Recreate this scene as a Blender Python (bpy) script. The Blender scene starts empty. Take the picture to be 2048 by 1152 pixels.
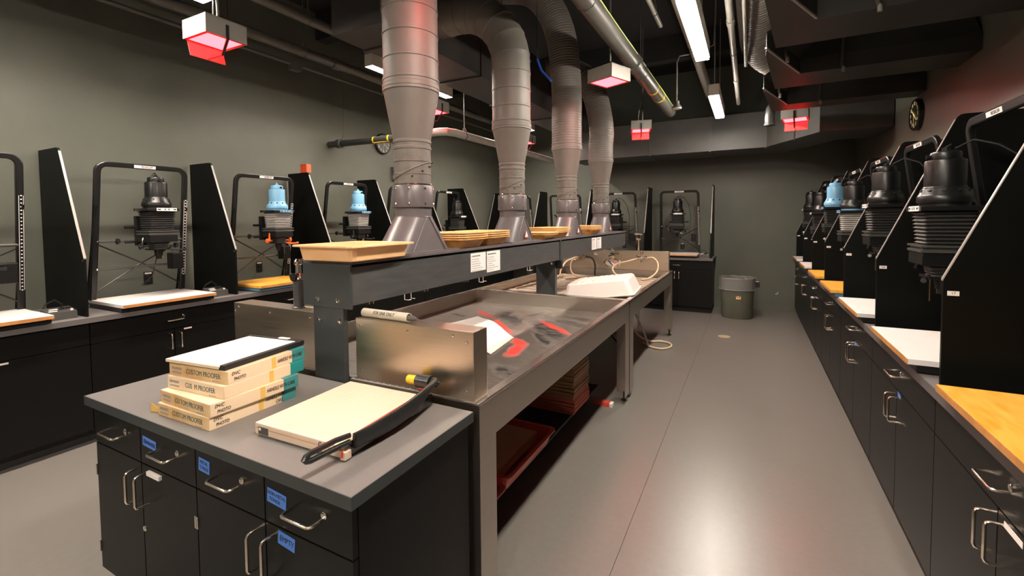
import bpy, bmesh, math, random
from mathutils import Vector, Matrix, Euler
random.seed(7)
PI = math.pi
scn = bpy.context.scene
col = scn.collection

# ------------------------------------------------------------------ camera
def set_camera():
    yaw, pitch, roll = math.radians(27.62), math.radians(2.48), math.radians(-0.5)
    fwd0 = Vector((-math.sin(yaw), math.cos(yaw), 0)); rt = Vector((math.cos(yaw), math.sin(yaw), 0)); up0 = Vector((0, 0, 1))
    f = fwd0*math.cos(pitch) - up0*math.sin(pitch); u = up0*math.cos(pitch) + fwd0*math.sin(pitch)
    r2 = rt*math.cos(roll) + u*math.sin(roll); u2 = u*math.cos(roll) - rt*math.sin(roll)
    cd = bpy.data.cameras.new('camera'); co = bpy.data.objects.new('camera', cd); col.objects.link(co)
    m = Matrix((r2, u2, -f)).transposed().to_4x4(); m.translation = (0, 0, 1.58)
    co.matrix_world = m
    cd.sensor_width = 36; cd.sensor_fit = 'HORIZONTAL'; cd.lens = 909/2048*36
    cd.shift_y = -97.6/2048; cd.clip_start = 0.02; cd.clip_end = 100
    scn.camera = co
set_camera()
# ------------------------------------------------------------------ world, exposure
w = bpy.data.worlds.new('world'); scn.world = w; w.use_nodes = True
w.node_tree.nodes['Background'].inputs[0].default_value = (0.9, 0.95, 1, 1)
w.node_tree.nodes['Background'].inputs[1].default_value = 0.0
vs = scn.view_settings
scn.display_settings.display_device = 'sRGB'
vs.view_transform = 'Standard'; vs.look = 'None'; vs.gamma = 1.0; vs.use_curve_mapping = False
vs.exposure = 1.0
LAMP = 92.0       # fluorescent tube lens emission
SAFE = 20.0       # red safelight filter emission
WARM = (1.0, 0.90, 0.775)

# ------------------------------------------------------------------ materials
MATS = {}
def mat(name, c, rough=0.5, metal=0.0, var=0.0, scale=8.0, bump=0.0, bscale=60.0, c2=None, stretch=None, spec=0.5, emit=None, estr=0.0, rvar=0.0, coat=0.0, alpha=1.0, trans=0.0):
    m = bpy.data.materials.new(name); m.use_nodes = True
    nt = m.node_tree; b = nt.nodes['Principled BSDF']
    b.inputs['Base Color'].default_value = (*c, 1); b.inputs['Roughness'].default_value = rough; b.inputs['Metallic'].default_value = metal
    b.inputs['Specular IOR Level'].default_value = spec
    if coat: b.inputs['Coat Weight'].default_value = coat
    if trans: b.inputs['Transmission Weight'].default_value = trans
    if alpha < 1: b.inputs['Alpha'].default_value = alpha
    if emit: b.inputs['Emission Color'].default_value = (*emit, 1); b.inputs['Emission Strength'].default_value = estr
    if var or c2 or bump or rvar:
        tc = nt.nodes.new('ShaderNodeTexCoord'); mp = nt.nodes.new('ShaderNodeMapping')
        nt.links.new(tc.outputs['Object'], mp.inputs['Vector'])
        if stretch: mp.inputs['Scale'].default_value = stretch
        n = nt.nodes.new('ShaderNodeTexNoise'); n.inputs['Scale'].default_value = scale; n.inputs['Detail'].default_value = 6
        nt.links.new(mp.outputs[0], n.inputs['Vector'])
        if var or c2:
            r = nt.nodes.new('ShaderNodeValToRGB')
            k2 = c2 if c2 else tuple(min(1, x*(1+var)) for x in c)
            k1 = c if c2 else tuple(x*(1-var) for x in c)
            r.color_ramp.elements[0].position = .3; r.color_ramp.elements[1].position = .7
            r.color_ramp.elements[0].color = (*k1, 1); r.color_ramp.elements[1].color = (*k2, 1)
            nt.links.new(n.outputs['Fac'], r.inputs[0]); nt.links.new(r.outputs[0], b.inputs['Base Color'])
        if rvar:
            mr = nt.nodes.new('ShaderNodeMapRange'); mr.inputs['From Min'].default_value = .3; mr.inputs['From Max'].default_value = .7
            mr.inputs['To Min'].default_value = max(.02, rough-rvar); mr.inputs['To Max'].default_value = min(1, rough+rvar)
            nt.links.new(n.outputs['Fac'], mr.inputs['Value']); nt.links.new(mr.outputs[0], b.inputs['Roughness'])
        if bump:
            n2 = nt.nodes.new('ShaderNodeTexNoise'); n2.inputs['Scale'].default_value = bscale; n2.inputs['Detail'].default_value = 4
            nt.links.new(mp.outputs[0], n2.inputs['Vector'])
            bp = nt.nodes.new('ShaderNodeBump'); bp.inputs['Strength'].default_value = bump; bp.inputs['Distance'].default_value = .01
            nt.links.new(n2.outputs['Fac'], bp.inputs['Height']); nt.links.new(bp.outputs[0], b.inputs['Normal'])
    MATS[name] = m
    return m
mat('wall', (.102, .105, .085), .45, var=.12, scale=1.6, bump=.06, bscale=90, spec=.4)
mat('ceiling', (.013, .013, .013), .8, var=.2, scale=3)
mat('floor', (.140, .127, .114), .33, c2=(.156, .142, .128), scale=28, bump=.03, bscale=160, rvar=.03, spec=1.0)
mat('floor_gap', (.03, .028, .026), .8)
mat('counter', (.150, .138, .132), .42, var=.05, scale=150, spec=.5)
mat('counter_edge', (.105, .094, .092), .5)
mat('black_lam', (.0036, .0036, .0032), .40, var=.15, scale=30, spec=.22)
mat('black_panel', (.0028, .0032, .0028), .45, var=.2, scale=6, spec=.14)
mat('edge_band', (.30, .275, .255), .35)
mat('toe', (.006, .006, .006), .7)
mat('steel', (.58, .50, .40), .33, 1.0, var=.05, scale=3, stretch=(1.0, 60, 90), rvar=.05)
mat('steel_y', (.50, .46, .41), .34, 1.0, var=.06, scale=4, stretch=(60, 1.2, 90), rvar=.05)
mat('rim', (.62, .58, .54), .26, 1.0, var=.1, scale=30)
mat('chrome', (.75, .70, .64), .12, 1.0)
mat('pull', (.80, .70, .58), .22, 1.0)
mat('brass', (.55, .38, .2), .3, 1.0)
mat('plenum', (.060, .061, .062), .42, var=.18, scale=5, stretch=(8, 1.2, 8))
mat('plenum_dark', (.036, .041, .041), .45, var=.12, scale=5)
mat('pvc', (.115, .104, .108), .33, var=.06, scale=5)
mat('duct', (.145, .130, .114), .5, var=.10, scale=5, bump=.05, bscale=24)
mat('duct_seam', (.060, .055, .050), .6)
mat('tape', (.130, .120, .105), .6, var=.2, scale=20, bump=.15, bscale=30)
mat('duct_dark', (.028, .025, .024), .55, var=.15, scale=3)
mat('duct_box_shaded', (.030, .029, .027), .5, var=.12, scale=4)  # darker copy of the box duct colour, shade put into the tone
mat('duct_box', (.062, .060, .056), .5, var=.12, scale=4)
mat('pipe', (.085, .082, .072), .38, var=.12, scale=10)
mat('pipe_light', (.30, .29, .26), .35, var=.1, scale=10)
mat('pipe_black', (.03, .032, .03), .35)
mat('yellow', (.75, .50, .02), .5)
mat('lime', (.62, .85, .15), .4)
mat('cable_blue', (.02, .09, .42), .4)
mat('safe_paint', (.24, .222, .20), .45)
mat('white_paint', (.62, .585, .54), .4)
mat('white_plastic', (.82, .79, .74), .32)
mat('paper', (.86, .83, .80), .6)
mat('ink', (.02, .02, .02), .6)
mat('blue_ink', (.02, .045, .16), .6)
mat('ink_grey', (.30, .28, .27), .6)
mat('white_lam', (.72, .675, .655), .38, var=.02, scale=12)
mat('wood_edge', (.46, .20, .055), .5, var=.25, scale=14)
mat('yellow_wood', (.66, .30, .028), .38, c2=(.80, .43, .075), scale=5, stretch=(2, 9, 3), rvar=.08)
mat('tan_tray', (.78, .46, .215), .42, c2=(.84, .53, .28), scale=7)
mat('tan_tray_old', (.80, .46, .15), .4, c2=(.88, .55, .24), scale=9)
mat('tray_stain', (.42, .17, .035), .5, c2=(.78, .43, .13), scale=18)
mat('blue_enamel', (.16, .37, .56), .33, var=.06, scale=8)
mat('blue_dark', (.07, .16, .24), .45)
mat('blk_metal', (.007, .007, .007), .33, var=.15, scale=20, spec=.4)
mat('blk_gloss', (.016, .015, .015), .2)
mat('grey_metal', (.055, .054, .050), .34)
mat('bellows', (.030, .029, .028), .5)
mat('bellows_grey', (.32, .31, .29), .5)
mat('orange', (.78, .13, .02), .4)
mat('red_box', (.70, .09, .03), .45)
mat('red_plastic', (.60, .075, .05), .35, var=.15, scale=10)
mat('red_flap', (.75, .02, .02), .4)
mat('flap_red', (.92, .10, .09), .4)
mat('blue_tape', (.07, .20, .62), .6, var=.1, scale=30)
mat('box_cream', (.72, .54, .35), .6, c2=(.80, .62, .43), scale=5)
mat('box_worn', (.55, .30, .10), .65, c2=(.76, .54, .30), scale=14)
mat('box_teal', (.045, .235, .235), .5, var=.1, scale=9)
mat('box_teal2', (.010, .235, .235), .45)
mat('box_tape', (.72, .45, .10), .4)
mat('ink_teal', (.03, .09, .09), .6)
mat('cut_board', (.68, .52, .40), .45, var=.03, scale=10)
mat('grid', (.62, .42, .31), .6)
mat('blade', (.14, .13, .125), .25, 1.0, var=.3, scale=30)
mat('hammer', (.020, .020, .020), .28, var=.3, scale=90, bump=.1, bscale=120)
mat('red_guard', (.62, .045, .02), .4)
mat('black_vinyl', (.014, .014, .014), .42)
mat('cord', (.012, .012, .012), .4)
mat('hose_tan', (.66, .50, .33), .35)
mat('hose_dark', (.08, .07, .06), .4)
mat('stick', (.48, .44, .36), .5, c2=(.62, .56, .46), scale=6)
mat('duckboard', (.40, .33, .25), .4, c2=(.54, .46, .36), scale=8)
mat('bin', (.098, .105, .074), .45, var=.08, scale=6)
mat('sticker', (.85, .62, .42), .6)
mat('sticker_r', (.70, .16, .06), .6)
mat('board_brown', (.30, .16, .075), .65, c2=(.40, .22, .11), scale=8)
mat('board_red', (.50, .10, .06), .6, c2=(.58, .14, .08), scale=8)
mat('package', (.46, .17, .085), .45)
mat('added_door_wood', (.55, .36, .19), .45, var=.2, scale=5, stretch=(8, 8, 1))
mat('clock_face', (.012, .011, .010), .35)
mat('glow_num', (.95, .88, .42), .5, emit=(.95, .80, .35), estr=.22)
mat('dial_white', (.75, .74, .68), .5)
mat('bag', (.38, .37, .38), .10, alpha=.34, bump=1.0, bscale=22, spec=1.0)
mat('brass_disc', (.50, .40, .24), .4, .3)
mat('plywood', (.50, .30, .12), .5)
mat('tag', (.80, .74, .70), .6)
def emit_mat(name, c, s):
    m = bpy.data.materials.new(name); m.use_nodes = True
    nt = m.node_tree; nt.nodes.clear()
    o = nt.nodes.new('ShaderNodeOutputMaterial'); e = nt.nodes.new('ShaderNodeEmission')
    e.inputs[0].default_value = (*c, 1); e.inputs[1].default_value = s
    nt.links.new(e.outputs[0], o.inputs[0]); MATS[name] = m
emit_mat('tube_light', WARM, LAMP)
emit_mat('tube_light_wall', WARM, LAMP*1.6)
emit_mat('red_light', (1.0, .014, .017), SAFE)

# sink bottom: brushed steel with dye and developer stains of their own shape
def sink_floor_mat():
    m = bpy.data.materials.new('sink_floor'); m.use_nodes = True
    nt = m.node_tree; N = nt.nodes; L = nt.links; b = N['Principled BSDF']
    tc = N.new('ShaderNodeTexCoord'); sep = N.new('ShaderNodeSeparateXYZ')
    nz = N.new('ShaderNodeTexNoise'); nz.inputs['Scale'].default_value = 11; nz.inputs['Detail'].default_value = 7; nz.inputs['Roughness'].default_value = .65
    L.new(tc.outputs['Object'], nz.inputs['Vector'])
    vm = N.new('ShaderNodeVectorMath'); vm.operation = 'MULTIPLY_ADD'
    L.new(nz.outputs['Color'], vm.inputs[0]); vm.inputs[1].default_value = (.11, .11, 0)
    L.new(tc.outputs['Object'], vm.inputs[2]); 
    off = N.new('ShaderNodeVectorMath'); off.operation = 'SUBTRACT'; L.new(vm.outputs[0], off.inputs[0]); off.inputs[1].default_value = (.055, .055, 0)
    def ell(cx, cy, rx, ry, ang, soft=.25):
        mp = N.new('ShaderNodeMapping'); mp.vector_type = 'TEXTURE'
        mp.inputs['Location'].default_value = (cx, cy, 0); mp.inputs['Rotation'].default_value = (0, 0, ang); mp.inputs['Scale'].default_value = (rx, ry, 1)
        L.new(off.outputs[0], mp.inputs['Vector'])
        mul = N.new('ShaderNodeVectorMath'); mul.operation = 'MULTIPLY'; L.new(mp.outputs[0], mul.inputs[0]); mul.inputs[1].default_value = (1, 1, 0)
        ln = N.new('ShaderNodeVectorMath'); ln.operation = 'LENGTH'; L.new(mul.outputs[0], ln.inputs[0])
        mr = N.new('ShaderNodeMapRange'); mr.inputs['From Min'].default_value = 1-soft; mr.inputs['From Max'].default_value = 1
        mr.inputs['To Min'].default_value = 1; mr.inputs['To Max'].default_value = 0; L.new(ln.outputs['Value'], mr.inputs['Value'])
        return mr.outputs[0]
    def mx(a, b_):
        q = N.new('ShaderNodeMath'); q.operation = 'MAXIMUM'; L.new(a, q.inputs[0]); L.new(b_, q.inputs[1]); return q.outputs[0]
    def mul(a, b_):
        q = N.new('ShaderNodeMath'); q.operation = 'MULTIPLY'; L.new(a, q.inputs[0]); L.new(b_, q.inputs[1]); return q.outputs[0]
    n2 = N.new('ShaderNodeTexNoise'); n2.inputs['Scale'].default_value = 26; n2.inputs['Detail'].default_value = 8
    st = N.new('ShaderNodeMapping'); st.inputs['Scale'].default_value = (.45, 1.6, 1); st.inputs['Rotation'].default_value = (0, 0, .5)
    L.new(tc.outputs['Object'], st.inputs[0]); L.new(st.outputs[0], n2.inputs['Vector'])
    rg = N.new('ShaderNodeMapRange'); rg.inputs['From Min'].default_value = .30; rg.inputs['From Max'].default_value = .50; L.new(n2.outputs['Fac'], rg.inputs['Value'])
    def seg(x0, y0, x1, y1, wd, soft=.5): return ell((x0+x1)/2, (y0+y1)/2, math.hypot(x1-x0, y1-y0)/2+wd, wd, math.atan2(y1-y0, x1-x0), soft)
    def allof(*L_):
        r_ = seg(*L_[0])
        for q in L_[1:]: r_ = mx(r_, seg(*q))
        return r_
    red = allof((-2.21, 3.54, -1.91, 3.29, .05), (-1.93, 3.32, -1.50, 2.88, .035), (-1.29, 2.42, -1.34, 2.66, .065), (-1.44, 2.78, -1.32, 2.66, .06), (-1.52, 3.39, -1.11, 3.03, .045), (-.985, 2.75, -.985, 2.95, .03), (-1.00, 2.05, -.99, 2.2, .04))
    blk = allof((-1.97, 3.61, -1.63, 3.15, .12), (-1.60, 3.08, -1.70, 3.45, .03), (-1.70, 3.45, -1.60, 3.74, .035), (-1.58, 3.40, -1.11, 2.86, .13), (-1.49, 3.66, -1.05, 3.52, .07), (-1.45, 3.47, -1.05, 3.32, .08), (-1.24, 2.20, -1.06, 2.10, .09), (-2.34, 3.30, -2.17, 3.26, .04), (-1.40, 3.05, -1.15, 2.70, .06))
    blk = mul(blk, rg.outputs[0])
    base = N.new('ShaderNodeMix'); base.data_type = 'RGBA'; L.new(n2.outputs['Fac'], base.inputs['Factor'])
    base.inputs['A'].default_value = (.20, .18, .155, 1); base.inputs['B'].default_value = (.46, .43, .385, 1)
    m1 = N.new('ShaderNodeMix'); m1.data_type = 'RGBA'; L.new(blk, m1.inputs['Factor']); L.new(base.outputs['Result'], m1.inputs['A']); m1.inputs['B'].default_value = (.035, .033, .032, 1)
    m2 = N.new('ShaderNodeMix'); m2.data_type = 'RGBA'; L.new(red, m2.inputs['Factor']); L.new(m1.outputs['Result'], m2.inputs['A']); m2.inputs['B'].default_value = (.66, .07, .06, 1)
    L.new(m2.outputs['Result'], b.inputs['Base Color'])
    inv = N.new('ShaderNodeMath'); inv.operation = 'SUBTRACT'; inv.inputs[0].default_value = .75; L.new(mx(red, blk), inv.inputs[1]); inv.use_clamp = True
    L.new(inv.outputs[0], b.inputs['Metallic'])
    b.inputs['Roughness'].default_value = .30
    MATS['sink_floor'] = m
sink_floor_mat()

# ------------------------------------------------------------------ mesh helpers
class MB:
    def __init__(s): s.v = []; s.f = []; s.smooth = []
    def add(s, vs, fs, sm=False):
        o = len(s.v); s.v += [tuple(v) for v in vs]
        for f in fs: s.f.append(tuple(o+i for i in f)); s.smooth.append(sm)
        return s
    def box(s, x0, x1, y0, y1, z0, z1, b=0.0):
        if x0 > x1: x0, x1 = x1, x0
        if y0 > y1: y0, y1 = y1, y0
        if z0 > z1: z0, z1 = z1, z0
        if b <= 0:
            vs = [(x, y, z) for z in (z0, z1) for y in (y0, y1) for x in (x0, x1)]
            return s.add(vs, [(0, 2, 3, 1), (4, 5, 7, 6), (0, 1, 5, 4), (2, 6, 7, 3), (0, 4, 6, 2), (1, 3, 7, 5)])
        b = min(b, (x1-x0)*.45, (y1-y0)*.45, (z1-z0)*.45)
        bm = bmesh.new(); bmesh.ops.create_cube(bm, size=1)
        for v in bm.verts: v.co = Vector((x0 if v.co.x < 0 else x1, y0 if v.co.y < 0 else y1, z0 if v.co.z < 0 else z1))
        bmesh.ops.bevel(bm, geom=list(bm.edges), offset=b, segments=2, profile=.7, affect='EDGES')
        bm.verts.index_update(); s.add([v.co for v in bm.verts], [[v.index for v in f.verts] for f in bm.faces]); bm.free()
        return s
    def prism(s, poly, axis, a, b, sm=False):
        """poly of 2D points extruded along axis; x: (y,z), y: (x,z), z: (x,y)"""
        def P(p, t): return {'x': (t, p[0], p[1]), 'y': (p[0], t, p[1]), 'z': (p[0], p[1], t)}[axis]
        n = len(poly); vs = [P(p, a) for p in poly] + [P(p, b) for p in poly]
        s.add(vs, [tuple(range(n-1, -1, -1)), tuple(range(n, 2*n))])
        s.add(vs, [(i, (i+1) % n, n+(i+1) % n, n+i) for i in range(n)], sm)
        return s
    def lathe(s, prof, n=24, axis='z', c=(0, 0, 0), cap=True, sm=True, ang=2*PI):
        full = abs(ang-2*PI) < 1e-6
        m = n if full else n+1; vs = []
        for r, h in prof:
            for i in range(m):
                a = ang*i/n; x, y = r*math.cos(a), r*math.sin(a)
                p = {'z': (x, y, h), 'x': (h, x, y), 'y': (y, h, x)}[axis]
                vs.append((p[0]+c[0], p[1]+c[1], p[2]+c[2]))
        fs = []
        for j in range(len(prof)-1):
            for i in range(n):
                k = (i+1) % m if full else i+1
                fs.append((j*m+i, j*m+k, (j+1)*m+k, (j+1)*m+i))
        s.add(vs, fs, sm)
        if cap and full:
            o = len(s.v)-len(vs)
            if prof[0][0] > 1e-5: s.f.append(tuple(o+i for i in range(m-1, -1, -1))); s.smooth.append(False)
            if prof[-1][0] > 1e-5: s.f.append(tuple(o+(len(prof)-1)*m+i for i in range(m))); s.smooth.append(False)
        return s
    def cyl(s, p0, p1, r, n=12, r1=None): return s.tube([p0, p1], [r, r if r1 is None else r1], n)
    def tube(s, pts, r, n=10, cap=True, closed=False):
        pts = [Vector(p) for p in pts]; m = len(pts)
        rs = r if isinstance(r, (list, tuple)) else [r]*m
        ts = []
        for i in range(m):
            if closed: t = pts[(i+1) % m]-pts[i-1]
            else: t = pts[min(i+1, m-1)]-pts[max(i-1, 0)]
            ts.append(t.normalized() if t.length > 1e-9 else Vector((0, 0, 1)))
        u = ts[0].orthogonal().normalized(); vs = []
        for i in range(m):
            u = (u - ts[i]*u.dot(ts[i]))
            u = u.normalized() if u.length > 1e-6 else ts[i].orthogonal().normalized()
            w_ = ts[i].cross(u)
            for k in range(n):
                a = 2*PI*k/n; vs.append(pts[i] + (u*math.cos(a)+w_*math.sin(a))*rs[i])
        fs = []
        for i in range(m if closed else m-1):
            j = (i+1) % m
            for k in range(n):
                l = (k+1) % n; fs.append((i*n+k, i*n+l, j*n+l, j*n+k))
        s.add(vs, fs, True)
        if cap and not closed:
            o = len(s.v)-len(vs)
            s.f.append(tuple(o+k for k in range(n-1, -1, -1))); s.smooth.append(False)
            s.f.append(tuple(o+(m-1)*n+k for k in range(n))); s.smooth.append(False)
        return s
    def bar(s, p0, p1, w_, h, up=(0, 0, 1)):
        """rectangular bar between two points"""
        p0 = Vector(p0); p1 = Vector(p1); t = (p1-p0).normalized(); up = Vector(up)
        sd = t.cross(up)
        if sd.length < 1e-4: sd = t.cross(Vector((0, 1, 0)))
        sd.normalize(); u = sd.cross(t); vs = []
        for p in (p0, p1):
            for a, b in ((-1, -1), (1, -1), (1, 1), (-1, 1)): vs.append(p + sd*(a*w_/2) + u*(b*h/2))
        return s.add(vs, [(3, 2, 1, 0), (4, 5, 6, 7), (0, 1, 5, 4), (1, 2, 6, 5), (2, 3, 7, 6), (3, 0, 4, 7)])
    def loft(s, rings, sm=True, cap=True):
        n = len(rings[0]); vs = [p for r in rings for p in r]; fs = []
        for j in range(len(rings)-1):
            for i in range(n): k = (i+1) % n; fs.append((j*n+i, j*n+k, (j+1)*n+k, (j+1)*n+i))
        s.add(vs, fs, sm)
        if cap:
            o = len(s.v)-len(vs)
            s.f.append(tuple(o+i for i in range(n-1, -1, -1))); s.smooth.append(False)
            s.f.append(tuple(o+(len(rings)-1)*n+i for i in range(n))); s.smooth.append(False)
        return s
    def mesh(s, name, m):
        me = bpy.data.meshes.new(name); me.from_pydata(s.v, [], s.f)
        me.polygons.foreach_set('use_smooth', s.smooth); me.materials.append(MATS[m]); me.update()
        bm = bmesh.new(); bm.from_mesh(me); bmesh.ops.recalc_face_normals(bm, faces=bm.faces); bm.to_mesh(me); bm.free()
        if any(s.smooth): me.set_sharp_from_angle(angle=math.radians(33))
        return me
CACHE = {}
def part(name, fn, m, parent=None, loc=(0, 0, 0), rot=(0, 0, 0), key=None, label=None):
    """fn: MB or zero-arg function building one; key shares the mesh"""
    if key is not None:
        k = (key, m)
        if k not in CACHE: CACHE[k] = (fn() if callable(fn) else fn).mesh(name, m)
        me = CACHE[k]
    else:
        me = (fn() if callable(fn) else fn).mesh(name, m)
    o = bpy.data.objects.new(name, me); col.objects.link(o)
    o.location = loc; o.rotation_euler = rot
    if parent is not None: o.parent = parent
    if label: o['label'] = label
    return o
def tag(o, label, cat, group=None):
    o['label'] = label; o['category'] = cat
    if group: o['group'] = group
    return o
def thing(name, label, cat, loc=(0, 0, 0), rz=0.0, group=None):
    o = bpy.data.objects.new(name, None); col.objects.link(o); o.empty_display_size = .1
    o.location = loc; o.rotation_euler = (0, 0, rz)
    return tag(o, label, cat, group)
def struct(name, mb, m, parent=None):
    o = part(name, mb, m, parent)
    if parent is None: o['kind'] = 'structure'
    return o
TXT = {}
def text(name, s, size, m, parent, loc, rot, wide=1.0, al='CENTER', sp=1.0, shear=0.0):
    k = (s, size, m, wide, al, sp, shear)
    if k not in TXT:
        cu = bpy.data.curves.new('t', 'FONT'); cu.body = s; cu.size = size; cu.align_x = al; cu.align_y = 'CENTER'; cu.extrude = 0.0003; cu.space_character = sp; cu.shear = shear
        cu.resolution_u = 3
        ob = bpy.data.objects.new('t', cu); col.objects.link(ob)
        dg = bpy.context.evaluated_depsgraph_get(); me = bpy.data.meshes.new_from_object(ob.evaluated_get(dg)); me.name = name
        bpy.data.objects.remove(ob); bpy.data.curves.remove(cu)
        me.materials.clear(); me.materials.append(MATS[m])
        if wide != 1.0:
            for v in me.vertices: v.co.x *= wide
        TXT[k] = me
    o = bpy.data.objects.new(name, TXT[k]); col.objects.link(o); o.location = loc; o.rotation_euler = rot; o.parent = parent
    return o
ORD = ['first', 'second', 'third', 'fourth', 'fifth', 'sixth', 'seventh', 'eighth', 'ninth', 'tenth']

# ================================================================== the room
XL, XR, YB, YF, ZC = -4.88, 1.44, 8.80, -3.0, 4.2
fl = struct('floor', MB().box(XL-.1, XR+.1, YF-.1, YB+.1, -.1, -.004), 'floor_gap')
edges = [XL, -4.19, -2.36, -.531, 1.30, XR]
for a, b in zip(edges[:-1], edges[1:]):
    part('vinyl_sheet', MB().box(a+.0012, b-.0012, YF, YB, -.004, 0), 'floor', fl)
struct('wall_left', MB().box(XL-.1, XL, YF-.1, YB+.1, 0, ZC), 'wall')
struct('wall_right', MB().box(XR, XR+.1, YF-.1, YB+.1, 0, ZC), 'wall')
struct('wall_back', MB().box(XL, XR, YB, YB+.1, 0, ZC), 'wall')
struct('wall_front', MB().box(XL, XR, YF-.1, YF, 0, ZC), 'wall')
struct('ceiling', MB().box(XL-.1, XR+.1, YF-.1, YB+.1, ZC, ZC+.1), 'ceiling')
struct('baseboard_back', MB().box(-.52, .66, YB-.012, YB, 0, .105, .003), 'wall')
dr = struct('added_door', MB().box(-1.2, -.25, YF, YF+.045, 0, 2.1, .004), 'added_door_wood')  # unseen wooden door, added only for warm reflections in the steel
part('added_door_handle', MB().cyl((-1.1, YF+.045, 1.0), (-1.1, YF+.10, 1.0), .012).cyl((-1.1, YF+.09, 1.0), (-.98, YF+.09, 1.0), .01), 'chrome', dr)

# ================================================================== base cabinets
def pull_mb(wd=.124, d=.040, r=.0048, vertical=False):
    h = wd/2; c = .012
    p = [(-h, 0), (-h, -d+c), (-h+c*.3, -d+c*.3), (-h+c, -d), (h-c, -d), (h-c*.3, -d+c*.3), (h, -d+c), (h, 0)]
    pts = [((0, y, x) if vertical else (x, y, 0)) for x, y in p]
    return MB().tube(pts, r, 8)
def lock_mb(): return MB().lathe([(.011, 0), (.011, .004), (.008, .005), (.003, .005), (.003, .003), (0, .003)], 14, 'y').lathe([(0, 0)], 3) if False else MB().lathe([(.0115, .002), (.0115, -.004), (.009, -.006), (0, -.006)], 14, 'y').box(-.001, .001, -.0068, -.0055, -.005, .005)
TOPZ = .876
def make_cabinet(width, loc, rz, label, group, depth=.62, drawers=1, tagged=False, hinges=False, top=TOPZ):
    """local: x along the face (viewer's right), y into the cabinet, z up; face at y=0"""
    t = thing('base_cabinet', label, 'cabinet', loc, rz, group)
    k = ('cab', round(width, 3), depth, top); g = .0025
    part('body', lambda: MB().box(-width/2+.001, width/2-.001, .02, depth, .10, top), 'black_lam', t, key=k+('body',))
    part('toe_kick', lambda: MB().box(-width/2+.001, width/2-.001, .085, depth-.05, 0, .10), 'toe', t, key=k+('toe',))
    dz0, dz1 = top-.16, top-.006
    dw = width/drawers
    for i in range(drawers):
        cx = -width/2+dw*(i+.5)
        d = part('drawer_front', lambda: MB().box(-dw/2+g, dw/2-g, 0, .0195, dz0+g, dz1, .002), 'black_lam', t, (cx, 0, 0), key=k+('drw', drawers))
        pz = (dz0+dz1)/2
        part('pull', lambda: pull_mb(), 'pull', d, (0, 0, pz), key='pull_h')
        part('lock', lock_mb, 'chrome', d, (.075 if drawers == 1 else .078, 0, pz+.022), key='lock', label='round steel lock')
    n = 2
    for i in range(n):
        dw2 = width/n; cx = -width/2+dw2*(i+.5)
        d = part('door', lambda: MB().box(-dw2/2+g, dw2/2-g, 0, .0195, .105, dz0-g, .002), 'black_lam', t, (cx, 0, 0), key=k+('door',))
        sx = (dw2/2-.035)*(1 if i == 0 else -1)
        part('pull', lambda: pull_mb(vertical=True), 'pull', d, (sx, 0, dz0-.095), key='pull_v')
        if hinges:
            hx = (-dw2/2+.0055)*(1 if i == 0 else -1)
            for hz in (.20, dz0-.12):
                part('hinge', lambda: MB().box(-.004, .004, -.006, .012, -.022, .022, .001), 'chrome', d, (hx, 0, hz), key='hinge')
    return t
RL, RB, RR = PI/2, 0.0, -PI/2
# left counter row (faces +X); local x -> +Y
LP = [1.44+1.067*k for k in range(-2, 6)]     # bay limits
bays_left = list(zip(LP[:-1], LP[1:]))
for i, (a, b) in enumerate(bays_left):
    n = len(bays_left)-i
    c = make_cabinet(1.067, (-4.145, (a+b)/2, 0), RL, 'black base cabinet below the white clock wall counter, %s before the dark corner' % ORD[n-1], 'cabinets under the clock wall counter', depth=.70)
    if i in (1, 2, 3):
        part('label_strip', MB().box(-.03, .03, -.001, 0, -.006, .006), 'tag', c, (.10, 0, .70))
cf = thing('corner_cabinet', 'plain black corner filler cabinet where two counters meet', 'cabinet', (-4.145, 7.40, 0), RL)
part('body', MB().box(-.62, .58, .0, .70, .10, TOPZ), 'black_lam', cf); part('toe_kick', MB().box(-.62, .58, .085, .65, 0, .10), 'toe', cf)
# back counter row (faces -Y)
BP = [-.545-1.067*k for k in range(0, 4)]
for i in range(3):
    b, a = BP[i], BP[i+1]
    make_cabinet(1.067, ((a+b)/2, 8.045, 0), RB, ['black base cabinet with exposed side panel beside the trash can', 'black base cabinet on the back wall, second from the trash can', 'black base cabinet on the back wall, third from the trash can'][i], 'cabinets along the back wall', depth=.74)
# right counter row (faces -X); local x -> -Y
RP = [2.348+1.047*k for k in range(-2, 7)]
bays_right = list(zip(RP[:-1], RP[1:]))
for i, (a, b) in enumerate(bays_right):
    n = len(bays_right)-i
    c = make_cabinet(1.047, (.662, (a+b)/2, 0), RR, 'black base cabinet in the long aisle row, %s from the back wall' % ORD[n-1], 'cabinets along the aisle', depth=.76)
    if i in (2, 3):
        part('blue_tape', MB().box(-.022, .022, -.0012, 0, -.011, .011), 'blue_tape', c, (.045, 0, .70), rot=(0, .12, 0), label='blue tape label')
    if i == 1:
        part('label_strip', MB().box(-.05, .05, -.0012, 0, -.009, .009), 'tag', c, (.09, 0, .69), label='white label strip')
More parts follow.
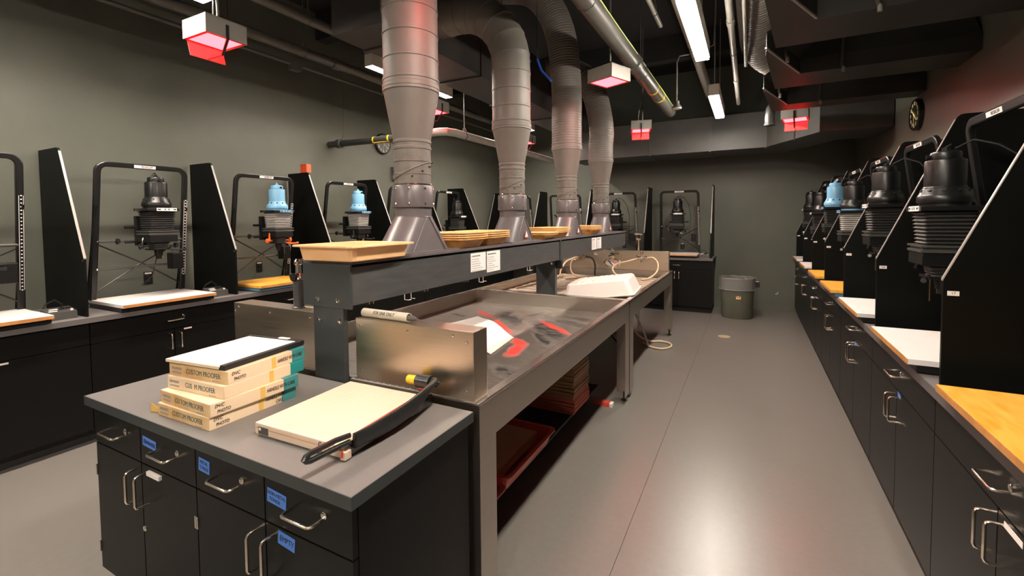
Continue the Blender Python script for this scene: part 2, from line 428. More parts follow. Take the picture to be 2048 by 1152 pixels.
# worktops
def worktop(name, mb_top, mb_edge, label):
    t = thing(name, label, 'countertop')
    part('slab', mb_top, 'counter', t); part('front_edge', mb_edge, 'counter_edge', t)
    return t
worktop('countertop', MB().box(XL+.002, -4.116, -.694, 8.80-.002, .878, .914), MB().box(-4.116, -4.112, -.694, 7.995, .877, .9138), 'long grey laminate worktop along the clock wall under five enlargers')
worktop('countertop', MB().box(-4.110, -.522, 8.018, YB-.002, .878, .914), MB().box(-4.105, -.522, 8.014, 8.018, .877, .9138), 'grey laminate worktop on the back wall ending beside the trash can')
worktop('countertop', MB().box(.642, XR-.002, .254, YB-.002, .878, .914), MB().box(.638, .642, .254, YB-.002, .877, .9138), 'long grey laminate worktop beside the open aisle')

# ================================================================== divider panels
def divider(loc, rz, label, group, depth, tagx=True, number=None):
    """local: y from front (0) to the wall, thickness on x"""
    t = thing('divider_panel', label, 'divider', loc, rz, group)
    d = depth; th = .0075
    pr = [(0, 0), (d, 0), (d, 1.226), (.37, 1.226), (.352, 1.223), (.338, 1.212), (.330, 1.196), (0, .418)]
    part('panel', lambda: MB().prism(pr, 'x', -th, th), 'black_panel', t, key=('divp', depth))
    def edge():
        m = MB(); m.prism([(-.002, .412), (.0, .418), (.330, 1.196), (.328, 1.199), (-.0035, .42)], 'x', -th, th); return m
    part('edge_band', edge, 'edge_band', t, key=('dive', depth), label='pale worn edge of the panel')
    part('screw_cap', lambda: MB().lathe([(.005, .0), (.005, -.0015), (0, -.002)], 10, 'x'), 'chrome', t, (-th, .012, .40), key='cap')
    if number:
        pl = part('number_tag', lambda: MB().box(-.0012, 0, .012, .047, -.009, .009), 'tag', t, ((-th if rz == RL or rz == 0 else th+.0012), 0, .365), key='ntag', label='small white number tag')
        s = 1 if rz == RR else -1
        text('number', number, .014, 'ink', t, ((th+.0013) if rz == RR else (-th-.0013), .03, .365), (PI/2, 0, PI/2 if rz == RR else -PI/2))
    return t
for i, y in enumerate(LP[1:]):
    n = len(LP)-1-i
    divider((-4.165, y, .914), RL, 'black slanted divider panel on the clock wall counter, %s from the dark corner' % ORD[n-1], 'dividers on the clock wall counter', .685)
bd = [-.56, -1.627, -2.694, -3.761, -4.80]
for i, x in enumerate(bd):
    divider((x, 8.07, .914), RB, 'black slanted divider panel on the back counter, %s from the trash can' % ORD[i], 'dividers on the back counter', .70)
for i, y in enumerate(RP[1:]):
    n = len(RP)-1-i
    if n == 0: break
    divider((.672, y, .914), RR, 'black slanted divider panel beside the aisle, %s from the back wall' % ORD[n-1], 'dividers beside the aisle', .735, number=str(18-i))

# ================================================================== photo enlargers
def ring_rect(hw, hd, z, r=.012):
    pts = []
    for sx, sy, a0 in ((1, 1, 0), (-1, 1, PI/2), (-1, -1, PI), (1, -1, 3*PI/2)):
        for k in range(3):
            a = a0+k*PI/4; pts.append((sx*(hw-r)+r*math.cos(a), sy*(hd-r)+r*math.sin(a), z))
    return pts
def make_enlarger(loc, rz, label, group, head='blk_metal', ring=None, board='white_lam', base='blk_metal', dz=0.0, pleats='bellows', knob='blk_gloss', cord=True, bw=.66, hx=0.0):
    """local: x viewer's right, y to the wall, z up from the worktop; board centre at origin"""
    t = thing('photo_enlarger', label, 'enlarger', loc, rz, group)
    P = lambda n, f, m, k, l=(0, 0, 0), r=(0, 0, 0), par=None, label=None: part(n, f, m, par or t, l, r, key=('enl', k), label=label)
    bwh = bw/2
    b = P('baseboard', lambda: MB().box(-bwh, bwh, -.28, .28, .037, .061, .002), board, ('board', bw), label='white laminate board' if board == 'white_lam' else 'golden varnished wood board')
    P('board_edge', lambda: MB().box(-bwh+.001, bwh-.001, -.2825, -.28, .037, .0595), 'wood_edge', ('bedge', bw), par=b)
    P('base', lambda: MB().box(-bwh+.004, bwh-.004, -.25, .27, .006, .037, .002), base, ('base', bw))
    for sx in (-1, 1):
        P('foot', lambda: MB().lathe([(.016, 0), (.018, .003), (.014, .006)], 10), 'blk_gloss', 'foot', (sx*(bwh-.05), -.225, 0))
        P('foot', lambda: MB().lathe([(.016, 0), (.018, .003), (.014, .006)], 10), 'blk_gloss', 'foot', (sx*(bwh-.05), .235, 0))
    # inverted U frame leaning forward
    def frame():
        y0, y1, zt, hw = .235, .085, 1.125, .305
        Yz = lambda z: y0+(y1-y0)*(z-.06)/(zt-.06)
        pts = [(-hw-.012, Yz(.06), .06), (-hw-.004, Yz(.6), .6)]
        for k in range(6):
            a = PI - k*PI/10; z = zt-.06+.06*math.sin(a); pts.append((-hw+.06+.06*math.cos(a), Yz(z), z))
        for k in range(6):
            a = PI/2 - k*PI/10; z = zt-.06+.06*math.sin(a); pts.append((hw-.06+.06*math.cos(a), Yz(z), z))
        pts += [(hw+.004, Yz(.6), .6), (hw+.012, Yz(.06), .06)]
        m = MB(); n = len(pts); pv = [Vector(p) for p in pts]; rings = []
        ax = Vector((0, y0-y1, -(zt-.06))).normalized(); nx = Vector((0, 1, 0)); nrm = Vector((1, 0, 0)).cross(ax).normalized()
        for i in range(n):
            tn = (pv[min(i+1, n-1)]-pv[max(i-1, 0)]).normalized(); sd = tn.cross(nrm).normalized()
            rings.append([pv[i]+sd*a*.020+nrm*c*.014 for a, c in ((-1, -.7), (-.7, -1), (.7, -1), (1, -.7), (1, .7), (.7, 1), (-.7, 1), (-1, .7))])
        m.loft(rings, sm=False); return m
    fr = P('frame', frame, 'blk_metal', 'frame')
    P('maker_plate', lambda: MB().box(-.075, .075, -.001, 0, -.012, .012), 'tag', 'plate', (0, .0705, 1.122), (.14, 0, 0), par=fr)
    text('lettering', 'BESELER', .021, 'ink', fr, (.015, .0686, 1.1215), (PI/2+.14, 0, 0), 1.1)
    for sx in (-1, 1):
        P('rear_strut', lambda: MB().tube([(0, .115, .80), (0, .33, .02)], .011, 8), 'blk_metal', 'strut', (sx*.318, 0, 0))
        P('diagonal_brace', (lambda s_: (lambda: MB().tube([(-.30*s_, .17, .50), (0, .195, .33), (.30*s_, .22, .12)], .006, 6)))(sx), 'blk_metal', ('diag', sx))
    for z, y in ((.52, .165), (.30, .20)):
        P('cross_bar', lambda: MB().tube([(-.305, 0, 0), (.305, 0, 0)], .011, 8), 'grey_metal', 'xbar', (0, y, z))
        P('bolt', lambda: MB().lathe([(.008, 0), (.008, -.006), (0, -.008)], 8, 'y'), 'chrome', 'bolt', (-.30, y-.012, z))
    # perforated height scale on the viewer's right leg
    def scale():
        m = MB()
        a = Vector((.31, .102, .86)); b = Vector((.318, .20, .20)); n = 26
        for s_ in (-1, 1): m.bar(a+Vector((s_*.011, 0, 0)), b+Vector((s_*.011, 0, 0)), .0022, .0022)
        for k in range(n+1):
            p = a.lerp(b, k/n); m.box(p.x-.0038, p.x+.0038, p.y-.002, p.y+.002, p.z-.0035, p.z+.0035)
        return m
    P('height_scale', scale, 'tag', 'scale', label='pale perforated height scale')
    P('motor_box', lambda: MB().box(-.045, .045, -.05, .04, -.07, .07, .008), 'blk_metal', 'motor', (.235, .16, .33))
    P('crank_knob', lambda: MB().lathe([(.022, 0), (.024, .004), (.024, .016), (.018, .020), (0, .020)], 12, 'x'), 'blk_gloss', 'knob', (-.20, .06, .52), (0, 0, PI))
    # head, sliding on the frame
    hy = -.085; zo = dz
    h = P('head_carriage', lambda: MB().box(-.085, .085, -.02, .03, -.12, .12, .004).tube([(-.16, 0, .03), (.16, 0, .03)], .012, 8).tube([(-.16, 0, -.09), (.16, 0, -.09)], .010, 8), 'blk_metal', 'carr', (hx, .065, .60+zo))
    H = lambda n, f, m, k, z, l=(0, 0), par=None, r=(0, 0, 0), label=None: P(n, f, m, k, (l[0]+hx, hy+l[1], z+zo), r, par, label)
    H('head_arm', lambda: MB().box(-.05, .05, .06, .15, -.03, .03, .004), 'blk_metal', 'arm', .60)
    lamp = H('lamp_housing', lambda: MB().lathe([(.074, 0), (.080, -.004), (.080, -.006), (.074, .0), (.0745, .115), (.072, .122), (.066, .124), (.0, .124)], 28), head, 'lamph', .868, label='blue enamelled lamp housing' if head == 'blue_enamel' else None)
    H('flared_skirt', lambda: MB().lathe([(.097, 0), (.099, .006), (.098, .030), (.094, .036), (.092, .040), (.076, .075)], 28), head, 'skirt', .795)
    def holes():
        m = MB()
        for k in range(10):
            a = 2*PI*(k+.5)/10; c = Vector((math.cos(a)*.0835, math.sin(a)*.0835, .0)); nr = Vector((math.cos(a)*.9, math.sin(a)*.9, .42)).normalized()
            m.cyl(c-nr*.004, c+nr*.0035, .0075, 8)
        return m
    H('vent_holes', holes, 'toe', 'holes', .852)
    cap = H('lamp_cap', lambda: MB().lathe([(.060, 0), (.060, .003), (.055, .004), (.056, .026), (.052, .034), (.040, .038), (.0, .040)], 24), head, 'cap', .994)
    H('top_knob', lambda: MB().lathe([(.016, 0), (.016, .012), (.010, .016), (0, .017)], 12).bar((-.004, -.012, .012), (.010, .014, .030), .004, .004), head, 'tknob', 1.033)
    H('socket_knob', lambda: MB().lathe([(.011, 0), (.012, .008), (.009, .014), (0, .015)], 10, 'y'), 'blk_gloss', 'sock', 1.008, (0, -.07))
    H('lamp_collar', lambda: MB().lathe([(.090, 0), (.090, .02)], 28), ring or ('blk_metal' if head != 'blue_enamel' else head), 'lcol', .777)
    hd = H('head_plate', lambda: MB().box(-.112, .112, -.112, .112, 0, .022, .004), 'blk_metal' , 'hplate', .758)
    H('name_label', lambda: MB().box(-.062, .080, -.004, 0, -.012, .012, .001), 'tag' if head != 'blue_enamel' and not ring else 'blue_enamel', 'hlab', .770, (.01, -.112), label='small rating plate on the head')
    H('plate_marks', lambda: MB().box(-.056, -.034, -.0048, -.004, -.004, .005).box(-.008, .0, -.0048, -.004, -.006, .007).box(.018, .028, -.0048, -.004, -.005, .007).box(.054, .076, -.0048, -.004, -.004, .005), 'ink', 'pmarks', .770, (.01, -.112))
    H('latch', lambda: MB().box(-.012, .012, -.010, .0, -.006, .006, .002), 'chrome', 'latch', .765, (-.118, .04))
    def bell():
        rings = []; n = 9; z1, z0 = 0.0, -.155
        for k in range(2*n+1):
            q = (.098 if k % 2 else .086) - .012*(k/(2*n)); rings.append(ring_rect(q, q, z1+(z0-z1)*k/(2*n), .014))
        return MB().loft(rings, sm=False)
    H('bellows', bell, pleats, ('bell',), .757, label='pleated bellows')
    H('negative_stage', lambda: MB().box(-.105, .105, -.105, .105, 0, .010, .002).box(-.105, .105, -.105, .105, -.024, -.012, .002).box(-.095, .095, -.095, .095, -.013, .001), 'grey_metal', 'neg', .592)
    H('lower_housing', lambda: MB().box(-.098, .098, -.10, .10, -.055, 0, .004), 'blk_metal', 'lowh', .566)
    H('lens_bellows', lambda: MB().loft([ring_rect(.062-.004*(k % 2)-.012*k/8, .062-.004*(k % 2)-.012*k/8, -.055*k/8, .01) for k in range(9)], sm=False), 'bellows', 'lbell', .512)
    H('lens_board', lambda: MB().box(-.066, .066, -.066, .066, -.012, 0, .002), 'blk_metal', 'lboard', .457)
    H('lens', lambda: MB().lathe([(.020, -.072), (.020, -.05), (.026, -.048), (.028, -.02), (.032, 0)], 18), 'blk_gloss', 'lens', .445)
    H('red_filter_rod', lambda: MB().tube([(0, 0, 0), (0, 0, -.11)], .0025, 6), 'brass', 'rod', .45, (.028, -.05))
    for sx in (-1, 1):
        H('focus_knob', lambda: MB().lathe([(.006, 0), (.006, .035), (.021, .037), (.023, .043), (.023, .055), (.018, .06), (0, .06)], 14, 'x'), knob, 'fknob', .475, (sx*.075, -.01), r=(0, 0, 0 if sx > 0 else PI))
    H('focus_handle', lambda: MB().tube([(0, 0, 0), (-.015, -.02, -.03), (-.022, -.03, -.075)], [.006, .008, .010], 8), knob, 'fhand', .55, (-.115, -.03))
    H('focus_lever', lambda: MB().tube([(0, 0, 0), (.03, -.03, -.012), (.085, -.045, -.014), (.115, -.05, -.008)], [.009, .008, .008, .011], 8), knob, 'flev', .455, (.035, -.055))
    if cord:
        P('power_cord', lambda: MB().tube([(-.01, -.05, 1.045+dz), (.03, .0, 1.075+dz), (.09, .06, 1.04+dz), (.15, .12, .90), (.18, .19, .70), (.16, .25, .45), (.12, .30, .20), (.05, .33, .12)], .004, 6), 'cord', ('cord', dz))
    return t
LX, BY, RX = -4.345, 8.235, .882
def en_left(y, *a, **k): return make_enlarger((LX, y, .914), RL, *a, **k)
en_left(.906, 'black enlarger on white board left of the lone control box', 'enlargers on the clock wall counter', dz=-.06)
en_left(1.937, 'black enlarger with white board, bay facing the four cream boxes', 'enlargers on the clock wall counter')
en_left(3.00, 'blue-headed enlarger with orange focus lever on yellow board', 'enlargers on the clock wall counter', head='blue_enamel', board='yellow_wood', base='blue_dark', pleats='bellows_grey', knob='orange', cord=False)
en_left(4.08, 'blue-headed enlarger just behind the first vertical exhaust duct', 'enlargers on the clock wall counter', head='blue_enamel', board='yellow_wood', base='blue_dark', pleats='bellows_grey', knob='blk_gloss', cord=False)
en_left(5.14, 'black enlarger half hidden behind the first exhaust duct collar', 'enlargers on the clock wall counter', dz=-.02)
en_left(6.21, 'black enlarger between first and second exhaust ducts near dark corner', 'enlargers on the clock wall counter', dz=-.05, pleats='bellows')
for i, (x, lb) in enumerate(((-1.09, 'black enlarger on the back counter, next to the trash can'), (-2.15, 'black enlarger on the back counter, just right of the fourth duct'), (-3.20, 'black enlarger on the back counter behind the third duct'), (-4.26, 'black enlarger on the back counter in the dark corner'))):
    make_enlarger((x, BY+.03, .914), RB, lb, 'enlargers on the back counter', dz=-.03)
def en_right(i, *a, **k):
    y = RP[i+1]-.33-.27 + k.pop('dy', 0); return make_enlarger((RX, y, .914), RR, *a, **k)
G = 'enlargers beside the aisle'
en_right(1, 'black enlarger on worn golden board beside the aisle, seventh from back wall', G, board='yellow_wood', dz=-.04, dy=-.01, bw=.79, hx=.06)
en_right(2, 'black enlarger on white board beside the aisle, sixth from back wall', G, dz=-.07)
en_right(3, 'black enlarger on white board beside the aisle, fifth from back wall', G, dz=-.035, dy=-.01)
en_right(4, 'black enlarger with a blue ring under its lamp housing', G, ring='blue_enamel', board='yellow_wood', base='blue_dark', pleats='bellows_grey', dz=-.06, dy=-.03)
en_right(5, 'blue-headed enlarger on yellow board beside the aisle', G, head='blue_enamel', board='yellow_wood', dz=-.01, dy=-.08)
en_right(6, 'black enlarger on white board beside the aisle, second from back wall', G, dz=-.06, dy=-.085)
en_right(7, 'black enlarger on white board beside the aisle, nearest the back wall', G, dz=.0, dy=-.085)

# ---------------------------------------------------------------- timers and sockets
def make_timer(loc, rz, label, group, loop=True):
    t = thing('enlarger_timer', label, 'timer', loc, rz, group)
    part('case', lambda: MB().prism([(-.055, 0), (.075, 0), (.075, .075), (-.05, .052)], 'x', -.075, .075), 'grey_metal', t, key='tcase')
    for x, y in ((-.045, -.028), (-.030, .015)):
        part('button', lambda: MB().box(-.022, .022, -.009, .009, 0, .006, .002), 'tag', t, (x, y, .0545+.019*(y+.05)/.12), key='tbtn', label='cream rocker button')
    for k in range(3):
        part('dial', lambda: MB().lathe([(.012, 0), (.012, .010), (.009, .013), (0, .013)], 12), 'blk_gloss', t, (.010+.022*k, .015+.006*k, .062), key='tdial')
    part('white_dial', lambda: MB().lathe([(.008, 0), (.008, .012), (0, .013)], 10), 'tag', t, (.055, -.025, .055), key='twd')
    if loop: part('cable', lambda: MB().tube([(.02, .07, .05), (.03, .05, .095), (-.01, .05, .130), (-.055, .06, .105), (-.072, .09, .05), (-.068, .12, .008), (-.05, .20, .006), (-.03, .34, .006)], .005, 6), 'cord', t, key='tcab')
    return t
for i, y in enumerate((1.325, 2.375, 3.46, 5.60)):
    make_timer((-4.26, y, .914), RL, ['black timer box with looping cable left of the front divider panel', 'black timer box on grey counter beside the white enlarger board', 'black timer box beside the golden board of the blue enlarger', 'black timer box at the bay hidden behind the first duct'][i], 'timers on the clock wall counter')
make_timer((-.665, 8.20, .914), RB, 'black timer box at the end of back counter by the trash can', 'timers on the back counter')
make_timer((-1.73, 8.20, .914), RB, 'black timer box between two enlargers on the back counter', 'timers on the back counter')
for i, (k, y) in enumerate(((2, RP[2]+.09), (3, RP[3]+.085), (1, RP[1]+.085))):
    make_timer((.80, y, .914), RR, ['black timer box half hidden by divider 17 beside white board', 'black timer box half hidden by divider 16', 'black timer box beside the worn golden enlarger board by the aisle'][i], 'timers beside the aisle', False)
def make_socket(loc, rz, label, group):
    t = thing('wall_socket', label, 'socket', loc, rz, group)
    part('plate', lambda: MB().box(-.035, .035, -.007, 0, -.057, .057, .003), 'blk_gloss', t, key='skp')
    part('label_strip', lambda: MB().box(-.026, .026, -.0085, -.007, .037, .049), 'tag', t, key='sks', label='white label strip')
    for z in (-.022, .018):
        part('outlet', lambda: MB().lathe([(.016, -.007), (.016, -.010), (0, -.010)], 14, 'y'), 'black_vinyl', t, (0, 0, z-.004), key='sko')
    return t
for i, y in enumerate((2.126, 3.19, 4.26, 6.39)):
    make_socket((XL, y, 1.075), RL, 'black wall socket low on clock wall, %s one after the front divider panel' % ORD[i], 'sockets on the clock wall')
for i, x in enumerate((-1.085, -2.15)):
    make_socket((x, YB, 1.07), RB, ['black wall socket behind the enlarger beside the trash can', 'black wall socket behind the enlarger right of the fourth duct'][i], 'sockets on the back wall')
make_socket((.13, YB, .44), RB, 'black wall socket low on the bare wall behind the trash can', 'sockets on the back wall')
tag(part('wall_clip', MB().box(-.025, .012, -.006, 0, -.004, .004).box(.0, .02, -.006, 0, .02, .03), 'tag', None, (.42, YB, .285)), 'small pale clip on the bare back wall above the baseboard', 'clip')
rb = tag(part('red_box', MB().box(-.055, .055, -.03, .03, 0, .095, .003), 'red_box', None, (-4.55, 3.574, 2.1405)), 'small red box standing on top of a divider panel', 'box')
wb = thing('thermostat', 'small dark box mounted on the clock wall behind first duct', 'thermostat', (XL, 5.40, 2.30), RL)
part('case', MB().box(-.05, .05, -.04, 0, -.10, .10, .004), 'duct_box', wb)

# ================================================================== clocks
def make_clock(loc, rz, label, num, hand):
    t = thing('wall_clock', label, 'clock', loc, rz)
    R_ = .152
    part('case', MB().lathe([(R_, 0), (R_, -.035), (R_-.012, -.045), (R_-.016, -.036), (0, -.036)], 40, 'y'), 'blk_gloss', t)
    part('face', MB().lathe([(R_-.017, -.036), (R_-.017, -.0375), (0, -.0375)], 36, 'y'), 'clock_face', t)
    for k in range(1, 13):
        a = PI/2-k*PI/6; text('numeral', str(k), .048, num, t, (.108*math.cos(a), -.0384, .108*math.sin(a)), (PI/2, 0, 0), .8)
    for nm, ang, ln, wd in (('hour_hand', 310, .065, .008), ('minute_hand', 126, .10, .006), ('second_hand', 185, .105, .002)):
        a = math.radians(90-ang); d = Vector((math.cos(a), 0, math.sin(a)))
        part(nm, MB().bar(Vector((0, -.042, 0))-d*.02, Vector((0, -.042, 0))+d*ln, wd, .0015, up=(0, 1, 0)), hand, t)
    part('hub', MB().lathe([(.006, -.0375), (.006, -.045), (0, -.046)], 12, 'y'), hand, t)
make_clock((XL, 5.16, 2.72), RL, 'round black wall clock with white numerals behind the yellow-banded pipe', 'dial_white', 'dial_white')
make_clock((XR, 5.77, 2.56), RR, 'round black wall clock with yellow numerals above the aisle enlargers', 'glow_num', 'glow_num')

def scribble(wd, h, n, seed, thick=.0012):
    """broken dark strokes standing for print too blurred to read"""
    r = random.Random(seed); m = MB(); x = -wd/2
    while x < wd/2:
        l = r.uniform(.5, 1.4)*wd/n; m.box(x, min(wd/2, x+l*.75), -.0006, 0, -h/2*r.uniform(.6, 1), h/2*r.uniform(.6, 1)); x += l
    return m
# ================================================================== island cabinet
IX0, IX1, IY0, IY1, IZ = -2.471, -.919, .832, 1.425, .855
for i, cx in enumerate((IX0+.02+.378, IX0+.02+.378*3)):
    c = make_cabinet(.756, (cx, .855, 0), RB, ['black two-drawer cabinet of the island under the stacked cream boxes', 'black two-drawer cabinet of the island under the paper cutter'][i], 'island cabinets', depth=.565, drawers=2, hinges=True, top=.815)
    if i == 0:
        t1 = part('blue_tape', MB().box(-.048, .048, -.0012, 0, -.018, .018), 'blue_tape', c, (.068, 0, .745), rot=(0, .06, 0), label='blue tape label with faint writing')
        part('handwriting', scribble(.08, .018, 14, 5), 'blue_ink', t1, (0, -.0012, 0))
        part('label_strip', MB().box(-.045, .045, -.012, 0, -.008, .008, .002), 'tag', c, (.105, 0, .632), label='cream label strip')
        part('door_lock', lock_mb, 'chrome', c, (.016, -.001, .40))
    else:
        t1 = part('blue_tape', MB().box(-.032, .032, -.0012, 0, -.023, .023), 'blue_tape', c, (-.325, 0, .748), rot=(0, .07, 0), label='blue tape label reading METAL TONGS')
        text('lettering', 'METAL', .017, 'ink', t1, (0, -.0016, .010), (PI/2, 0, 0), .9); text('lettering', 'TONGS', .017, 'ink', t1, (0, -.0016, -.009), (PI/2, 0, 0), .9)
        t2 = part('blue_tape', MB().box(-.044, .044, -.0012, 0, -.022, .022), 'blue_tape', c, (.058, 0, .742), rot=(0, .08, 0), label='blue tape label reading NON-METAL TONGS')
        text('lettering', 'NON-METAL', .0155, 'ink', t2, (0, -.0016, .009), (PI/2, 0, 0), .95); text('lettering', 'TONGS', .0155, 'ink', t2, (-.008, -.0016, -.009), (PI/2, 0, 0), .95)
        t3 = part('blue_tape', MB().box(-.038, .038, -.0012, 0, -.021, .021), 'blue_tape', c, (.098, 0, .622), rot=(0, .10, 0), label='blue tape label reading EMPTY')
        text('lettering', 'EMPTY', .024, 'ink', t3, (.002, -.0016, 0), (PI/2, 0, 0), .9)
it = thing('countertop', 'dark grey island worktop carrying cream boxes and paper cutter', 'countertop')
part('slab', MB().box(IX0, IX1, IY0, IY1, .818, IZ), 'counter_top' if 'counter_top' in MATS else 'counter', it)
part('front_edge', MB().box(IX0, IX1, IY0-.003, IY0, .8175, IZ-.0002), 'plenum_dark', it)
part('side_edge', MB().box(IX1, IX1+.003, IY0-.003, IY1, .8175, IZ-.0002), 'plenum_dark', it)

# ---------------------------------------------------------------- cream boxes
def proofer_box(z, dx, dy, rot, label, worn, teal, care, dic, end_txt='CUSTOM PROOFER', h=.047, wd=.322, dp=.345):
    t = thing('proofer_box', label, 'box', (-1.805+dx, 1.055+dy, z), rot, 'cream boxes stacked on the island')
    cut = .065
    part('lid', MB().box(-wd/2, wd/2, -dp/2, dp/2-cut, 0, h, .0025), 'box_cream', t)
    part('teal_sleeve', MB().box(-wd/2+.0005, wd/2+.0004, dp/2-cut, dp/2, .0005, h-.0003, .002), teal, t, label='teal end of the box')
    part('end_panel', MB().box(-wd/2+.002, wd/2-.002, -dp/2-.0012, -dp/2, .002, h-.002), worn, t, label='printed worn end panel')
    text('lettering', end_txt, .027, 'ink_teal', t, (.03, -dp/2-.0016, h/2), (PI/2, 0, 0), .80)
    for q, (x_, z_, w2, h2) in enumerate(((-.118, .006, .055, .012), (-.118, -.010, .055, .007), (.10, -.018, .04, .004))):
        part('small_print', scribble(w2, h2, 9, q+int(z*1000)), 'ink_grey', t, (x_, -dp/2-.0012, h/2+z_))
    part('tape_strip', MB().box(wd/2, wd/2+.0010, .01, .028, .001, h-.001), 'box_tape', t, label='yellow tape strip')
    if care == 2:
        text('handwriting', 'HANDLE WITH', .020, 'ink', t, (wd/2+.0014, .080, h/2+.010), (PI/2, 0, PI/2), .62, shear=.15)
        text('handwriting', 'CARE', .020, 'ink', t, (wd/2+.0014, .095, h/2-.011), (PI/2, 0, PI/2), .62, shear=.15)
    elif care:
        text('handwriting', 'HANDLE WITH CARE', .021, 'ink', t, (wd/2+.0014, .095, h/2), (PI/2, 0, PI/2), .60, shear=.15)
    if dic:
        text('handwriting', 'DVC', .018, 'ink', t, (wd/2+.0012, -dp/2+.030, h/2+.010), (PI/2+.1, 0, PI/2), .9, shear=.2)
        text('handwriting', 'PHOTO', .017, 'ink', t, (wd/2+.0012, -dp/2+.045, h/2-.010), (PI/2, 0, PI/2), .8, shear=.2)
    return t
bz = IZ
proofer_box(bz, -.010, -.005, 0.02, 'lowest cream custom proofer box lying directly on the worktop', 'box_worn', 'box_teal', 2, True)
proofer_box(bz+.0475, 0, 0, .0, 'second cream custom proofer box from the worktop', 'box_worn', 'box_teal', True, True, 'CU TOM PROOFER')
proofer_box(bz+.095, -.012, .035, .075, 'third cream box from the worktop with brighter teal end', 'box_cream', 'box_teal2', False, False, 'CUS  M PROOFER')
proofer_box(bz+.1425, -.018, .047, .10, 'topmost cream custom proofer box under the white contact frame', 'box_worn', 'box_teal', True, True)
fr_ = thing('contact_frame', 'white glass contact printing frame with black border on top box', 'frame', (-1.842, 1.108, bz+.190), .12)
part('back_board', MB().box(-.158, .158, -.18, .18, 0, .012, .002), 'black_vinyl', fr_)
part('glass', MB().box(-.148, .136, -.187, .166, .012, .017, .001), 'white_plastic', fr_, label='white glossy sheet')
part('front_strip', MB().box(.136, .160, -.184, .172, .004, .020, .002), 'black_vinyl', fr_)
part('hinge_strip', MB().box(-.155, .160, .166, .182, .004, .021, .002), 'black_vinyl', fr_)
part('clip', MB().box(.03, .085, .164, .180, .021, .025, .001), 'tag', fr_, label='cream clip')
part('end_edge', MB().box(-.148, .136, -.1895, -.187, .006, .0165), 'box_cream', fr_)
tag(part('tape_flap', MB().prism([(-.03, 0), (.03, 0), (.03, .004), (-.03, .034)], 'y', -.0008, .0008), 'box_tape', None, (-2.004, .885, IZ), (0, 0, .25)), 'loose yellow tape flap sticking up beside the lowest box', 'tape')

# ---------------------------------------------------------------- guillotine paper cutter
pc = thing('paper_cutter', 'guillotine paper cutter with cream grid board and black arm', 'paper cutter', (-1.295, 1.168, IZ), .035)
CW, CD = .195, .225
pb = part('board', MB().box(-CW, CW, -CD, CD, .006, .045, .005), 'cut_board', pc)
part('cutting_edge', MB().box(CW, CW+.016, -CD+.005, CD-.005, .008, .047, .001), 'wood_edge', pc)
part('metal_edge', MB().box(CW+.012, CW+.018, -CD+.005, CD, .008, .0485), 'blade', pc)
def gridlines():
    m = MB()
    for k in range(1, 26): y = -CD+.017*k; m.box(-CW+.008, CW-.006, y, y+.0009, .0450, .0453)
    for k in range(1, 22): x = -CW+.017*k+.005; m.box(x, x+.0009, -CD+.008, CD-.02, .0450, .0453)
    return m
g_ = part('grid_lines', gridlines, 'grid', pb); g_['kind'] = 'stuff'
part('front_groove', MB().box(-CW+.004, CW-.004, -CD-.0008, -CD+.001, .028, .030), 'wood_edge', pb)
bp_ = part('badge', MB().box(-CW+.018, -CW+.066, -CD-.0014, -CD, .010, .034), 'grey_metal', pb, label='dark maker badge')
part('badge_mark', MB().box(-CW+.021, -CW+.031, -CD-.002, -CD-.0013, .022, .031), 'tag', bp_)
ru = part('ruler', MB().box(-CW, CW-.005, CD-.022, CD, .045, .056, .002), 'black_vinyl', pc, label='black ruler fence')
def ticks():
    m = MB()
    for k in range(46):
        x = -CW+.006+.0083*k; m.box(x, x+.0014, CD-.021 if k % 4 else CD-.0215, CD-.010 if k % 4 else CD-.004, .056, .0565)
    return m
tk = part('ruler_ticks', ticks, 'tag', ru); tk['kind'] = 'stuff'
part('guard_rod', MB().tube([(CW-.045, CD-.004, .060), (CW-.012, CD-.006, .062), (CW-.004, CD-.016, .060), (CW-.004, -CD+.06, .052)], .0032, 8), 'red_guard', pc, label='red safety guard rod')
for sx in (-1, 1):
    for sy in (-1, 1): part('foot', lambda: MB().lathe([(.010, 0), (.012, .006)], 10), 'black_vinyl', pc, (sx*(CW-.02), sy*(CD-.02), 0), key='cfoot')
# arm: a curved blade and a looped handle reaching past the front of the board
def arm():
    m = MB(); rings = []; n = 22
    for k in range(n+1):
        q = k/n; y = CD+.005 - q*(2*CD-.03); x = CW+.030 + .012*math.sin(q*PI) - .004*q; z = .080 - .026*q + .020*(1-q)**3 - .012*math.sin(q*PI)
        hh = .010+.023*math.sin(min(1, q*1.15)*PI*.75); ww = .0085
        rings.append([(x-ww, y, z-hh), (x-ww*.4, y, z-hh*1.15), (x+ww, y, z-hh*.8), (x+ww, y, z+hh*.45), (x+ww*.5, y, z+hh*.75), (x-ww*.5, y, z+hh*.75), (x-ww, y, z+hh*.5)])
    return m.loft(rings)
ar = part('arm', arm, 'hammer', pc, label='black hammered cutter arm')
def handle():
    y0 = -CD+.022; x0, z0 = CW+.024, .062
    pts = []
    for k in range(9): a = PI/2-PI*k/8; pts.append((0, -math.cos(a)*.014, math.sin(a)*.014))
    up = [(x0-.004, y0, z0+.010), (x0-.012, y0-.05, z0+.014), (x0-.022, y0-.130, z0+.012)]
    lo = [(x0-.022, y0-.130, z0-.010), (x0-.012, y0-.05, z0-.010), (x0-.004, y0, z0-.010)]
    tip = [(x0-.024, y0-.143, z0+.007), (x0-.0245, y0-.149, z0), (x0-.024, y0-.143, z0-.006)]
    return MB().tube(up+tip+lo, .0085, 8)
part('handle', handle, 'hammer', ar)
